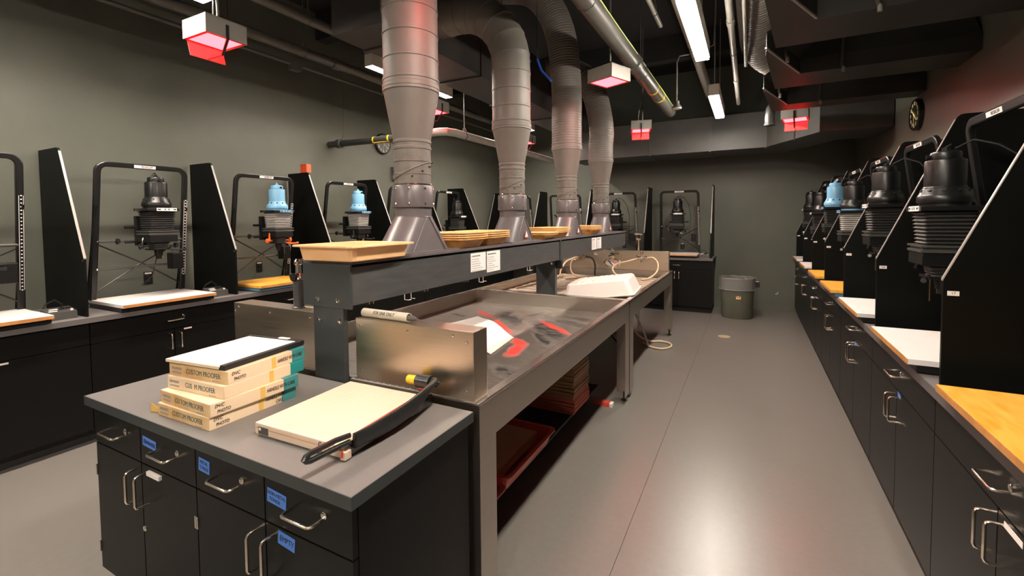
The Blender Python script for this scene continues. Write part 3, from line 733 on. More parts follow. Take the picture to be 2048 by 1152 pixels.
part('blade', MB().prism([(-CD+.03, .040), (CD-.01, .060), (CD-.01, .082), (0, .060), (-CD+.03, .052)], 'x', CW+.0185, CW+.0215), 'blade', ar)
part('arm_shine', MB().tube([(CW+.026+.010*math.sin(q*PI)-.004*q, CD+.002-q*(2*CD-.03), .080-.026*q+.020*(1-q)**3-.012*math.sin(q*PI)+(.009+.019*math.sin(min(1, q*1.15)*PI*.75))*.74) for q in [i/14 for i in range(15)]], .0028, 6), 'chrome', ar, label='highlight strip along the arm')  # thin chrome strip modelled as the highlight along the arm
part('pivot', MB().lathe([(.013, 0), (.018, .003), (.018, .022), (.012, .026), (0, .026)], 16, 'x', (CW+.010, CD+.012, .090)), 'hammer', pc)
part('pivot_bolt', MB().lathe([(.006, 0), (.006, .018), (0, .019)], 8, 'x', (CW+.036, CD+.012, .090)), 'chrome', pc)
part('spring_barrel', MB().lathe([(.024, 0), (.026, .003), (.026, .060), (.028, .062), (.028, .066), (0, .066)], 20, 'x', (CW-.062, CD+.012, .086)), 'hammer', pc)
part('spring_cap', MB().lathe([(.012, 0), (.017, .004), (.018, .048)], 18, 'x', (CW-.110, CD+.012, .086)), 'yellow', pc, label='yellow cap on the arm spring')
part('latch_ring', MB().tube([(CW+.012, -CD-.004, .026), (CW+.018, -CD-.008, .034), (CW+.016, -CD-.008, .016), (CW+.010, -CD-.006, .014)], .003, 6), 'red_guard', pc)
part('hook', MB().tube([(CW-.075, -CD-.002, .012), (CW-.076, -CD-.010, .02), (CW-.080, -CD-.008, .040), (CW-.074, -CD-.008, .046), (CW-.071, -CD-.008, .041)], .0014, 6), 'ink', pc, label='small black wire hook')
part('end_block', MB().box(CW+.004, CW+.026, -CD-.004, -CD+.022, .004, .030, .004), 'cut_board', pc)

# ================================================================== darkroom sinks
def sink(name, y0, y1, label, panel_near, panel_far):
    x0, x1 = -2.50, -.912; zr = .873; zf = .748
    t = thing(name, label, 'sink')
    part('basin_floor', MB().box(x0+.03, x1-.03, y0+.03, y1-.03, zf-.02, zf), 'sink_floor', t)
    bw = MB()
    bw.box(x0+.028, x0+.03, y0+.03, y1-.03, zf-.02, zr-.012).box(x1-.03, x1-.028, y0+.03, y1-.03, zf-.02, zr-.012)
    bw.box(x0+.03, x1-.03, y0+.028, y0+.03, zf-.02, zr-.012).box(x0+.03, x1-.03, y1-.03, y1-.028, zf-.02, zr-.012)
    part('basin_wall', bw, 'steel_y', t)
    part('floor_seam', MB().box(x0+.03, x1-.03, y1-.036, y1-.03, zf, zf+.005), 'rim', t)
    for (a, b, c, d, nm) in ((x0, x0+.03, y0, y1, 'rim'), (x1-.045, x1, y0, y1, 'rim'), (x0+.03, x1-.045, y0, y0+.03, 'rim'), (x0+.03, x1-.045, y1-.03, y1, 'rim')):
        part(nm, MB().box(a, b, c, d, zr-.012, zr, .003), 'rim', t)
    for xx in (x0+.006, x1-.022):
        part('apron', MB().box(xx, xx+.016, y0+.012, y1-.012, .702, zr-.012), 'steel_y', t)
    for yy in (y0+.012, y1-.028):
        part('end_apron', MB().box(x0+.022, x1-.022, yy, yy+.016, .702, zr-.012), 'steel', t)
    for sx in (0, 1):
        for sy in (0, 1):
            xx = x0+.006 if sx == 0 else x1-.022-.045; yy = y0+.012 if sy == 0 else y1-.012-.128
            lg = MB()
            xo = x0+.006 if sx == 0 else x1-.006-.006
            lg.box(xo, xo+.006, yy, yy+.128, .055, .702)
            yo = y0+.012 if sy == 0 else y1-.018
            lg.box(x0+.012 if sx == 0 else x1-.012-.10, x0+.012+.10 if sx == 0 else x1-.012, yo, yo+.006, .055, .702)
            l = part('leg', lg, 'steel_y', t)
            part('foot', MB().lathe([(.028, 0), (.030, .006), (.012, .014), (.012, .075)], 14, 'z', (xo+(.03 if sx == 0 else -.025), yo+(.03 if sy == 0 else -.025), 0)), 'black_vinyl', l)
    part('drain_pipe', MB().tube([(-1.70, (y0+y1)/2, zf-.02), (-1.70, (y0+y1)/2, .45), (-1.72, (y0+y1)/2+.05, .40), (-1.80, (y0+y1)/2+.1, .42), (-1.85, (y0+y1)/2+.1, .02)], .025, 10), 'pipe', t)
    return t
s1 = sink('darkroom_sink', 1.458, 3.945, 'stainless steel sink with red dye stains behind the island', True, False)
s2 = sink('darkroom_sink', 3.955, 6.43, 'stainless steel sink with pale slatted bottom and tall splashback', False, True)
def end_panel(t, x0, x1, y0, y1, z0, z1, screws, face):
    p = part('end_panel', MB().box(x0, x1, y0, y1, z0, z1, .003), 'steel', t)
    for (x, z) in screws:
        part('screw', lambda: MB().lathe([(.006, 0), (.005, -.003), (0, -.0045)], 10, 'y'), 'chrome', p, (x, y0, z), key='screw')
end_panel(s1, -1.560, -.935, 1.462, 1.562, .873, 1.147, [(-1.53, 1.115), (-1.26, 1.118), (-1.03, 1.125), (-.965, 1.105), (-.97, .915), (-1.53, .915)], -1)
end_panel(s1, -2.462, -1.800, 1.462, 1.562, .873, 1.147, [(-2.42, 1.125), (-2.45, 1.10), (-2.16, 1.115), (-1.86, 1.118), (-2.44, .91)], -1)
end_panel(s2, -2.47, -.955, 6.335, 6.43, .873, 1.132, [(-2.44, 1.10), (-.98, .97)], -1)
for k in range(13):
    part('slat', lambda: MB().box(-2.46, -.965, -.058, .058, 0, .016, .004), 'duckboard', s2, (0, 4.10+.1725*k, .765), key='slat')
for xx in (-2.2, -1.2):
    part('slat_rail', lambda: MB().box(-.03, .03, 4.0, 6.33, .748, .765), 'duckboard', s2, (xx, 0, 0), key='slrail')
# white sheet lying in the sink
def sheet_mb():
    m = MB(); n = 12; a = []
    for k in range(n+1):
        q = k/n; z = .002 + .05*max(0, q-.35)**2*1.6 ; a.append(q)
    rings = []
    P0, P1, P2, P3 = Vector((-1.40, 2.38, 0)), Vector((-1.455, 2.79, 0)), Vector((-2.05, 3.28, 0)), Vector((-2.13, 2.83, 0))
    top, bot = [], []
    for i in range(n+1):
        q = i/n; z = .004+.03*math.sin(q*PI)**2
        for p in (P0.lerp(P3, q), P1.lerp(P2, q)): top.append((p.x, p.y, z+.004)); bot.append((p.x, p.y, z))
    fs = []
    N_ = 2*(n+1)
    for i in range(n):
        fs.append((2*i, 2*i+1, 2*i+3, 2*i+2)); fs.append((N_+2*i, N_+2*i+2, N_+2*i+3, N_+2*i+1))
        fs.append((2*i, 2*i+2, N_+2*i+2, N_+2*i)); fs.append((2*i+1, N_+2*i+1, N_+2*i+3, 2*i+3))
    fs += [(0, N_, N_+1, 1), (2*n, 2*n+1, N_+2*n+1, N_+2*n)]
    return m.add(top+bot, fs)
tag(part('white_sheet', sheet_mb, 'white_plastic', None, (0, 0, .749)), 'white curved plastic sheet lying in the stained sink', 'sheet')
# ---------------------------------------------------------------- central plenum
def plenum(y0, y1, label, post_y, near_end):
    x0, x1 = -1.850, -1.552
    t = thing('exhaust_plenum', label, 'plenum')
    bx = part('box', MB().box(x0, x1, y0, y1, 1.205, 1.375), 'plenum', t)
    part('top_ledge', MB().box(x0-.012, x1+.012, y0-.004, y1, 1.388, 1.403, .002), 'pvc', t)
    part('neck', MB().box(x0+.02, x1-.02, y0+.01, y1-.01, 1.375, 1.388), 'toe', t)
    po = part('post', MB().box(-1.793, -1.60, post_y, post_y+(.026 if near_end else .05), .8735 if not near_end else .30, 1.205, .002), 'plenum_dark', t)
    if near_end:
        pl = part('end_plate', MB().box(x0-.004, x1+.006, y0-.012, y0, 1.190, 1.388, .002), 'plenum_dark', t)
        for x in (-1.755, -1.625):
            part('bolt', lambda: MB().lathe([(.012, 0), (.012, -.003), (.008, -.006), (.008, -.010), (0, -.011)], 12, 'y'), 'chrome', pl, (x, y0-.012, 1.225), key='pbolt')
            part('bolt', lambda: MB().lathe([(.012, 0), (.012, -.003), (.008, -.006), (.008, -.010), (0, -.011)], 12, 'y'), 'chrome', po, (x+.005, post_y, 1.130), key='pbolt')
    else:
        part('flange', MB().box(x0-.006, x1+.008, y0, y0+.03, 1.195, 1.39, .002), 'plenum_dark', t)
        part('face_fold', MB().add([(-1.793, post_y-.004, 1.20), (-1.60, post_y-.004, 1.20), (-1.6965, post_y-.010, 1.09)], [(0, 1, 2)]).add([(-1.793, post_y-.002, .90), (-1.6965, post_y-.010, 1.09), (-1.60, post_y-.002, .90)], [(0, 1, 2)]), 'plenum_dark', po)
        part('bracket', MB().box(-1.60, -1.545, post_y+.02, post_y+.06, 1.12, 1.195, .002), 'blk_metal', t)
        part('bolt', lambda: MB().lathe([(.012, 0), (.012, -.003), (.008, -.006), (.008, -.010), (0, -.011)], 12, 'y'), 'chrome', po, (-1.63, post_y-.004, 1.17), key='pbolt')
    for k in range(3):
        yy = y0+.35+k*.72
        part('wire_hook', lambda: MB().tube([(0, 0, 0), (0, 0, -.03), (.025, 0, -.03), (.025, .02, -.03)], .0018, 6).tube([(0, .05, 0), (0, .05, -.03), (.025, .05, -.03)], .0018, 6), 'tag', t, (-1.556, yy, 1.206), key='whook')
    return t
pl1 = plenum(1.437, 3.905, 'dark grey exhaust plenum beam carrying the lone tan tray', 1.43, True)
pl2 = plenum(3.91, 6.40, 'dark grey exhaust plenum beam over the slatted sink', 3.915, False)
def notice(y, z0, z1, wd, title, lines, label, grp):
    t = thing('paper_notice', label, 'notice', (-1.5515, y, (z0+z1)/2), PI/2, grp)
    h = (z1-z0)/2
    part('sheet', MB().box(-wd/2, wd/2, -.001, 0, -h, h), 'paper', t)
    text('heading', title, .0125, 'ink', t, (-wd/2+.012, -.0014, h-.020), (PI/2, 0, 0), .62, al='LEFT')
    for k, s in enumerate(lines):
        lw = .0055*len(s)
        part('text_line', scribble(min(lw, wd-.024), .0045, len(s)/2.2, k), 'ink_grey', t, (-wd/2+.012+min(lw, wd-.024)/2, -.001, h-.040-.0145*k))
L1 = ['DEVELOPER 90 SEC', 'STOP BATH 30 SEC', 'FIXER 2 MIN AGITATE', 'HOLDING BATH RINSE', 'WASH 4 MIN RUNNING WATER', 'DRY FACE UP ON SCREEN']
L2 = ['DEVELOPER 3 MIN', 'STOP BATH 30 SEC', 'FIXER 5 MIN AGITATE', 'RINSE 5 MIN', 'HYPO CLEAR 3 MIN', 'WASH 20 MIN RUNNING WATER', 'DRY ON SCREENS']
notice(2.494, 1.250, 1.368, .183, 'RC PAPER PROCESSING TIME', L1, 'white paper notice on the beam, closer to the lone tan tray', 'notices on the plenum')
notice(2.690, 1.228, 1.368, .180, 'FIBER PAPER PROCESSING TIME', L2, 'taller white paper notice hung right beside the shorter notice', 'notices on the plenum')
notice(4.96, 1.235, 1.365, .17, 'RC PAPER PROCESSING TIME', L1, 'white paper notice over the slatted sink, closer to the paper cutter', 'notices on the far plenum')
notice(5.15, 1.235, 1.365, .17, 'FIBER PAPER PROCESSING TIME', L2, 'white paper notice over the slatted sink, closer to the back wall', 'notices on the far plenum')

# ---------------------------------------------------------------- processing trays on the ledge
def tray_mb(w_, d_, h, th=.004, lip=.018, fl=.030):
    """open tray with flared sides and a rolled lip; origin at bottom centre"""
    def rr(hw, hd, z, r): return ring_rect(hw, hd, z, r)
    o = [rr(w_/2-fl-lip, d_/2-fl-lip, 0, .02), rr(w_/2-fl-lip+.004, d_/2-fl-lip+.004, .004, .022), rr(w_/2-lip, d_/2-lip, h-.008, .03), rr(w_/2-.004, d_/2-.004, h-.006, .035), rr(w_/2, d_/2, h-.008, .035), rr(w_/2, d_/2, h-.001, .035), rr(w_/2-.004, d_/2-.004, h, .033), rr(w_/2-lip-th, d_/2-lip-th, h-.001, .03), rr(w_/2-fl-lip-th, d_/2-fl-lip-th, th+.004, .02), rr(w_/2-fl-lip-.012, d_/2-fl-lip-.012, th, .02)]
    return MB().loft(o, sm=False)
tr = thing('print_tray', 'large single tan plastic tray on the near end of the beam', 'tray', (-1.665, 1.575, 1.4035), .03)
part('shell', tray_mb(.385, .43, .070, fl=.016, lip=.022), 'tan_tray', tr)
part('label_plate', MB().box(.163, .1655, .03, .07, .042, .050), 'black_vinyl', tr)
def tray_stack(cx, cy, n, w_, d_, h, grp, names, old=True, rot=0.0):
    for k in range(n):
        t = thing('print_tray', names[k], 'tray', (cx+random.uniform(-.004, .004), cy+random.uniform(-.004, .004), 1.4035+k*.0135), rot+random.uniform(-.02, .02), grp)
        part('shell', lambda: tray_mb(w_, d_, h), 'tray_stain' if k == 0 else 'tan_tray_old', t, key=('tray', w_, d_, h))
def nm(n, where): return ['yellow-tan tray %s, %s' % (where, ('lowest of the nested stack' if k == 0 else 'topmost of the nested stack' if k == n-1 else '%s from the bottom' % ORD[k])) for k in range(n)]
tray_stack(-1.68, 2.455, 4, .30, .325, .060, 'trays nested beside the first duct hood', nm(4, 'beside the first duct hood'))
tray_stack(-1.70, 2.80, 4, .30, .325, .060, 'trays nested before the second duct hood', nm(4, 'before the second duct hood'))
tray_stack(-1.66, 3.685, 2, .29, .29, .050, 'trays nested past the second duct hood', nm(2, 'just past the second duct hood'))
tray_stack(-1.70, 4.040, 4, .30, .37, .060, 'trays nested before the third duct hood', nm(4, 'before the third duct hood'))
tray_stack(-1.68, 5.05, 4, .30, .36, .060, 'trays nested between third and fourth hoods', nm(4, 'between third and fourth duct hoods'))

# ================================================================== exhaust ducts
def spiral_tube(pts_fn, length, r, step=.13, ridge=.0035, n=28):
    pts, rs = [], []
    k = int(length/step)
    d = 0
    marks = [i*step for i in range(1, k+1)]
    ts = [0.0]
    for m_ in marks: ts += [m_-.006, m_-.003, m_+.003, m_+.006]
    extra = [length*i/24 for i in range(25)]
    ts = sorted(set([x for x in ts if x < length] + extra + [length]))
    for t_ in ts:
        pts.append(pts_fn(t_)); rs.append(r+ridge if any(abs(t_-m_) <= .0031 for m_ in marks) else r)
    return MB().tube(pts, rs, n)
def poly_path(ctrl):
    """Catmull-Rom through control points, returns (fn(s), length)"""
    c = [Vector(p) for p in ctrl]; c = [c[0]*2-c[1]]+c+[c[-1]*2-c[-2]]
    P = []
    for i in range(1, len(c)-2):
        for k in range(16):
            t = k/16
            P.append(.5*((2*c[i])+(-c[i-1]+c[i+1])*t+(2*c[i-1]-5*c[i]+4*c[i+1]-c[i+2])*t*t+(-c[i-1]+3*c[i]-3*c[i+1]+c[i+2])*t**3))
    P.append(c[-2]); S = [0]
    for a, b in zip(P[:-1], P[1:]): S.append(S[-1]+(b-a).length)
    def fn(s):
        s = max(0, min(S[-1], s))
        for i in range(len(S)-1):
            if s <= S[i+1]: return P[i].lerp(P[i+1], (s-S[i])/max(1e-9, S[i+1]-S[i]))
        return P[-1]
    return fn, S[-1]
def hood_mb():
    r, L_, zt, zb = .103, .145, .20, 0.0; n = 32; rings = []
    for k in range(7):
        q = k/6; ring = []
        for i in range(n):
            a = 2*PI*i/n + PI/n; x, y = r*math.cos(a), r*math.sin(a)
            ring.append((x*(1+.12*q), y + (L_*q if y > 0 else -L_*q), zt+(zb-zt)*q))
        rings.append(ring)
    return MB().loft(rings)
def make_duct(idx, y, upper, flex, label):
    t = thing('exhaust_duct', label, 'duct', (-1.700, y, 1.4035), 0, 'exhaust ducts rising from the plenum')
    z0 = 1.4035
    hd = part('hood', hood_mb, 'pvc', t, key='hood', label='glossy grey spreading hood')
    part('weld_bead', lambda: MB().tube([(.1045*math.cos(a), .104*math.sin(a), .197) for a in [2*PI*i/24 for i in range(24)]], .003, 6, closed=True), 'pvc', hd, key='bead')
    for sy in (-1, 1): part('edge_bead', (lambda q: (lambda: MB().tube([(.1045, .01*q, .195), (.1165, .145*q, .006)], .003, 6)))(sy), 'pvc', hd, key=('ebead', sy))
    part('foot_flange', lambda: MB().box(-.135, .135, -.265, .265, -.0003, .006, .002), 'pvc', hd, key='fflange')
    if idx > 0:
        tri = part('warning_sign', lambda: MB().add([(.0, -.034, -.03), (.0, .034, -.03), (.0, 0, .034)], [(0, 1, 2)]), 'sticker_r', hd, (.1245, 0, .062), key='warn', label='triangular warning sticker')
        part('sign_face', lambda: MB().add([(.0, -.024, -.023), (.0, .024, -.023), (.0, 0, .022)], [(0, 1, 2)]), 'tag', tri, (.0012, 0, 0), key='warnf')
    part('pipe_stub', lambda: MB().lathe([(.103, .195), (.103, .26)], 28), 'pvc', t, key='stub')
    c = part('collar', lambda: MB().lathe([(.104, .250), (.114, .250), (.115, .255), (.115, .366), (.112, .371), (.104, .371)], 32), 'pvc', t, key='collar')
    for k in range(8):
        a = 2*PI*k/8+.5
        for z in (.268, .352):
            part('screw', lambda: MB().lathe([(.007, 0), (.006, .003), (0, .004)], 8, 'x'), 'chrome', c, (.115*math.cos(a), .115*math.sin(a), z), (0, 0, a), key='cscrew')
    part('foil_ring', lambda: MB().lathe([(.1035, .369), (.1045, .378), (.103, .380)], 28, cap=False), 'chrome', t, key='foil')
    part('neck', lambda: MB().lathe([(.1025, .365), (.1025, .43), (.105, .433), (.105, .437), (.1025, .44), (.1025, .50), (.106, .503), (.106, .510), (.1025, .513), (.1025, .57), (.1065, .573), (.1065, .585), (.1025, .59), (.103, .61)], 32), 'tape', t, key='neck')
    part('wrap_band', lambda: MB().tube([(.1035*math.cos(a), .1035*math.sin(a), .455+.05*math.sin(a+1)) for a in [2*PI*i/28 for i in range(28)]], .0045, 6, closed=True), 'tape', t, key='wrap')
    for k in range(5):
        a = -.9+k*.55
        part('screw', lambda: MB().lathe([(.005, 0), (.003, .012), (0, .013)], 6, 'x'), 'toe', t, (.1025*math.cos(a), .1025*math.sin(a), .42+.028*k), (0, 0, a), key='tscrew')
    part('reducer', lambda: MB().lathe([(.103, .605), (.107, .61), (.107, .622), (.104, .625), (.152, .885), (.158, .888), (.158, .902), (.153, .905)], 36), 'duct', t, key='reducer')
    part('joint_band', lambda: MB().lathe([(.153, .90), (.159, .905), (.159, .925), (.154, .93), (.154, .945), (.158, .948), (.158, .958), (.153, .96)], 36, cap=False), 'duct', t, key='jband')
    fn, ln = poly_path(upper)
    part('upper_duct', spiral_tube(fn, ln, .1525, .026 if flex else .135, .0032 if flex else .0042), 'duct', t)
    return t
make_duct(0, 2.04, [(0, 0, .93), (0, 0, 1.5), (0, 0, 2.1), (0, 0, 2.78)], False, 'straight tall grey exhaust duct, first after the lone tan tray')
make_duct(1, 3.26, [(0, 0, .93), (0, 0, 1.15), (0, 0, 1.36)]+[(-.50+.50*math.cos(a), 0, 1.40+.50*math.sin(a)) for a in [PI/2*k/8 for k in range(9)]]+[(-.60, 0, 1.90), (-.72, 0, 1.90)], False, 'grey exhaust duct with an elbow bending into the trunk, second from tan tray')
make_duct(2, 4.50, [(0, 0, .93), (0, 0, 1.2), (0, 0, 1.45), (-.015, 0, 1.72), (-.065, 0, 2.08), (-.20, 0, 2.40), (-.42, 0, 2.62), (-.75, 0, 2.72)], True, 'ribbed grey exhaust duct leaning back near its top, third from tan tray')
make_duct(3, 5.72, [(0, 0, .93), (.0, 0, 1.1), (.01, 0, 1.28), (-.02, 0, 1.52), (-.09, 0, 1.78), (-.24, 0, 2.02), (-.50, 0, 2.16), (-.72, 0, 2.18)], True, 'ribbed grey exhaust duct with a gentle bend, fourth from tan tray')

# ================================================================== ceiling: trunk ducts
def box_thing(name, mb, m, label, cat, group=None): return tag(part(name, mb, m), label, cat, group)
tk_ = thing('trunk_duct', 'large dark rectangular trunk duct fed by the bent exhaust ducts', 'duct')
part('casing', MB().box(-2.90, -2.40, 2.55, 7.40, 3.02, 3.62), 'duct_dark', tk_)
for k in range(5): part('joint_flange', lambda: MB().box(-2.915, -2.385, -.015, .015, 3.005, 3.635), 'duct_dark', tk_, (0, 2.9+k*1.05, 0), key='tflange')
bd_ = thing('back_duct', 'long dark rectangular duct running under the ceiling by the back wall', 'duct')
poly = [(-2.80, 7.62), (.19, 7.62), (.73, 6.60), (XR-.01, 6.60), (XR-.01, 7.40), (1.0, 7.40), (.50, 8.42), (-2.80, 8.42)]
part('casing', MB().prism(poly, 'z', 2.60, 3.12), 'duct_box', bd_)
for x in (-2.30, -1.45, -.55): part('joint_flange', lambda: MB().box(-.014, .014, 7.605, 8.43, 2.588, 3.13), 'duct_box', bd_, (x, 0, 0), key='bflange')
part('corner_strip', MB().box(.178, .202, 7.598, 7.622, 2.59, 3.125), 'duct_box', bd_)
part('hanger_strap', MB().bar((.50, 7.02, 2.58), (.50, 7.02, 4.19), .012, .025), 'duct_dark', bd_)
# three flat ducts coming from the aisle wall
for i, (xa, ya, xb, yb, zb) in enumerate(((.339, 3.27, .044, 2.57, 2.75), (.348, 4.43, .088, 3.67, 2.75), (.33, 5.57, .098, 4.78, 2.75))):
    t = thing('branch_duct', 'flat dark duct jutting from the aisle wall, %s from the back wall' % ORD[2-i], 'duct', group='flat ducts over the aisle')
    dep = .28 if i == 2 else .42
    pl_ = [(xa, ya), (XR-.004, ya), (XR-.004, ya+dep), (xb+.10, ya+dep), (xb, yb+dep*.4), (xb, yb)]
    part('casing', MB().prism(pl_, 'z', zb, zb+.115), 'duct_box_shaded', t)
    cx_ = sum(p[0] for p in pl_)/6; cy_ = sum(p[1] for p in pl_)/6
    up = [(cx_+(p[0]-cx_)*.72+.15, cy_+(p[1]-cy_)*.55+.10) for p in pl_]
    up = [(min(p[0], XR-.01), p[1]) for p in up]
    part('sloped_top', MB().loft([[(p[0], p[1], zb+.115) for p in pl_], [(p[0], p[1], zb+.42) for p in up]], sm=False), 'duct_box_shaded', t)
    part('edge_trim', MB().bar((xa-.004, ya-.004, zb+.004), (xb-.004, yb-.004, zb+.004), .012, .012), 'pipe_light', t)
    for q, (hx, hy) in enumerate(((xb+.14, yb+.30), (xa+.28, ya-.01))):
        part('hanger_rod', MB().tube([(hx, hy-.06, zb-.03), (hx-.01, hy-.05, zb+.02), (hx, hy+.0, zb+.12), (hx+.03, hy+.10, zb+.45), (hx+.03, hy+.10, ZC-.01)], .010, 8), 'pipe', t)
        part('rod_nut', MB().lathe([(.012, 0), (.012, .03), (.007, .04)], 8, 'z', (hx, hy-.06, zb-.045)), 'pipe_light', t)
# round flexible duct over the aisle
fx = thing('flexible_duct', 'ribbed round flexible duct running under the ceiling over the aisle', 'duct')
fn, ln = poly_path([(.04, .6, 3.50), (.04, 2.0, 3.50), (.04, 4.0, 3.48), (.05, 5.0, 3.45), (.08, 5.55, 3.38), (.22, 5.80, 3.30), (.45, 5.9, 3.26)])
part('tube', spiral_tube(fn, ln, .17, .05, .006), 'duct', fx)
el = thing('elbow_pipe', 'short grey elbow pipe dropping beside the flat aisle ducts', 'pipe')
part('tube', MB().tube([(.50, 6.45, 3.0), (.34, 6.45, 3.0), (.25, 6.45, 2.97), (.21, 6.45, 2.90), (.20, 6.45, 2.80), (.20, 6.45, 2.72)], .055, 16), 'pipe_black', el)
part('end_ring', MB().lathe([(.055, 2.70), (.062, 2.702), (.062, 2.73), (.055, 2.735)], 16, 'z', (.20, 6.45, 0)), 'pipe_black', el)

# ---------------------------------------------------------------- pipes
def hanger(t, x, y, z, r, m='pipe'):
    h = part('hanger', MB().tube([(x, y, z+r+.01), (x, y, ZC)], .005, 6), m, t)
    part('clevis', MB().tube([(x-r-.004, y, z), (x-r*.7, y, z+r*.9), (x-.012, y, z+r+.05), (x+.012, y, z+r+.05), (x+r*.7, y, z+r*.9), (x+r+.004, y, z), (x+r*.7, y, z-r*.75), (x, y, z-r-.003), (x-r*.7, y, z-r*.75)], .005, 6, closed=True), m, h)
def straight_pipe(name, x, z, r, y0, y1, m, label, hangers=(), joints=(), group=None):
    t = thing(name, label, 'pipe', group=group)
    part('tube', MB().tube([(x, y0, z), (x, y1, z)], r, 16), m, t)
    for y in joints: part('coupling', MB().lathe([(r*1.22, y-.05), (r*1.22, y+.05)], 16, 'y', (x, 0, z)), m, t)
    for y in hangers: hanger(t, x, y, z, r)
    return t
straight_pipe('overhead_pipe', -3.60, 3.42, .045, -2.5, 7.5, 'pipe', 'grey overhead pipe just above the wall-side lamp row', (1.2, 2.9, 4.6, 6.3), (2.2, 5.0), 'pipes over the clock wall side')
straight_pipe('overhead_pipe', -4.05, 3.30, .048, -2.5, 7.5, 'pipe', 'thicker grey overhead pipe between lamp row and clock wall', (1.4, 3.2, 5.0, 6.6), (3.6,), 'pipes over the clock wall side')
straight_pipe('conduit', -4.32, 3.25, .018, -2.5, 7.5, 'pipe', 'thin conduit with a small junction box near the clock wall', (2.6, 4.9), (), 'pipes over the clock wall side')
tag(part('junction_box', MB().box(-.04, .04, -.055, .055, -.045, .04, .003), 'pipe', None, (-4.32, 3.30, 3.23)), 'small grey junction box on the thin conduit', 'junction box')
straight_pipe('conduit', -2.75, 2.98-.03, .014, -2.5, 7.0, 'pipe_light', 'thin pale conduit under the trunk duct', (), (), 'pipes over the clock wall side') if False else None
bp1 = straight_pipe('overhead_pipe', -1.03, 3.10, .075, 1.2, 6.9, 'pipe', 'big grey overhead pipe with yellow-banded marker and lime stripe', (3.1, 4.9), (4.55,))
part('lime_stripe', MB().tube([(-.975, 1.2+.3*k, 3.155+.004*math.sin(k*1.3)) for k in range(20)], .005, 6), 'lime', bp1, label='lime cable along the pipe')
for y in (5.55, 5.95): part('yellow_band', MB().lathe([(.0755, y-.02), (.0765, y-.02), (.0765, y+.02), (.0755, y+.02)], 18, 'y', (-1.03, 0, 3.10), cap=False), 'yellow', bp1)
for a in (0, PI/2): part('yellow_line', MB().bar((-1.03+.077*math.cos(a-.4), 5.55, 3.10+.077*math.sin(a-.9)), (-1.03+.077*math.cos(a-.4), 5.95, 3.10+.077*math.sin(a-.9)), .012, .003), 'yellow', bp1)
straight_pipe('conduit', -.78, 3.42, .020, 1.5, 4.6, 'pipe_light', 'thin pale conduit beside the lime-striped pipe', (4.3,), (), 'conduits over the aisle')
straight_pipe('conduit', -.16, 3.18, .026, 1.2, 7.2, 'pipe_light', 'pale conduit running close beside the aisle lamp row', (5.0,), (4.2, 6.0), 'conduits over the aisle')
straight_pipe('conduit', -.06, 3.22, .016, 1.2, 5.6, 'pipe_light', 'thinnest pale conduit between lamp row and flexible duct', (3.6,), (), 'conduits over the aisle')
straight_pipe('overhead_pipe', -.55, 3.40, .055, 1.2, 7.4, 'pipe_light', 'smooth pale overhead pipe above the aisle lamp row', (2.8, 5.2), (), 'conduits over the aisle')
# low pipe with a yellow band crossing in front of the clock
lp = thing('sprinkler_pipe', 'low pipe with yellow band crossing in front of the clock', 'pipe')
part('wall_run', MB().tube([(XL+.005, 4.20, 2.575), (-3.30, 4.28, 2.575)], .042, 16), 'pipe_black', lp)
part('wall_flange', MB().lathe([(.06, 0), (.06, .06)], 16, 'x', (XL+.16, 4.206, 2.575)), 'pipe_black', lp)
part('long_run', MB().tube([(-3.36, 4.28, 2.59), (-3.20, 4.29, 2.595), (-3.10, 4.33, 2.595), (-3.06, 4.44, 2.595), (-3.05, 5.2, 2.595), (-3.05, 7.58, 2.595)], .045, 16), 'pipe_light', lp)
for xx in (-4.13, -3.89): part('yellow_ring', MB().lathe([(.0445, 0), (.0445, .022)], 18, 'x', (xx, 4.24, 2.575), cap=False), 'yellow', lp, label='yellow marker ring')
part('yellow_line', MB().bar((-4.12, 4.214, 2.540), (-3.88, 4.222, 2.540), .012, .006), 'yellow', lp)
for (x, y) in ((-4.62, 4.213), (-3.05, 4.62)): hanger(lp, x, y, 2.585, .045, 'pipe')
# cables
for pts, lb in (([(-2.02, 3.70, 3.10), (-1.96, 3.74, 3.02), (-1.86, 3.78, 2.99), (-1.78, 3.80, 3.02)], 'blue cable looped under the second duct elbow'), ([(-1.76, 3.9, 3.06), (-1.72, 3.9, 2.95), (-1.62, 3.9, 2.84)], 'blue cable hanging between second and third ducts'), ([(-3.52, 5.35, 3.36), (-3.46, 5.55, 3.40), (-3.46, 5.7, 3.36)], 'blue cable tied to the wall-side pipe')):
    t = thing('hanging_cable', lb, 'cable', group='blue cables')
    part('wire', MB().tube(pts, .011, 8), 'cable_blue', t)
    part('support_rod', MB().tube([pts[0], (pts[0][0], pts[0][1], ZC-.002)], .0035, 6), 'duct_dark', t)
sd = thing('smoke_detector', 'round pale smoke detector hanging at the end of lime-striped pipe', 'detector', (-.80, 5.85, 2.90))
part('body', MB().lathe([(.055, 0), (.06, .01), (.05, .03), (.03, .05), (.03, .09)], 20), 'duct_box', sd); part('lens_ring', MB().lathe([(.05, -.004), (.058, .004)], 20), 'white_paint', sd)
part('drop_conduit', MB().tube([(0, 0, .08), (0, 0, .55), (.03, 0, .62), (.25, .1, .66), (.4, .1, .72), (.42, .1, 1.29)], .008, 8), 'pipe_light', sd)
cb = thing('ceiling_beam', 'dark steel beam crossing under the ceiling', 'beam')
for y in (1.2, 4.1, 7.0):
    part('girder', MB().box(XL+.02, XR-.02, y-.08, y+.08, 3.85, ZC-.002), 'ceiling', cb)

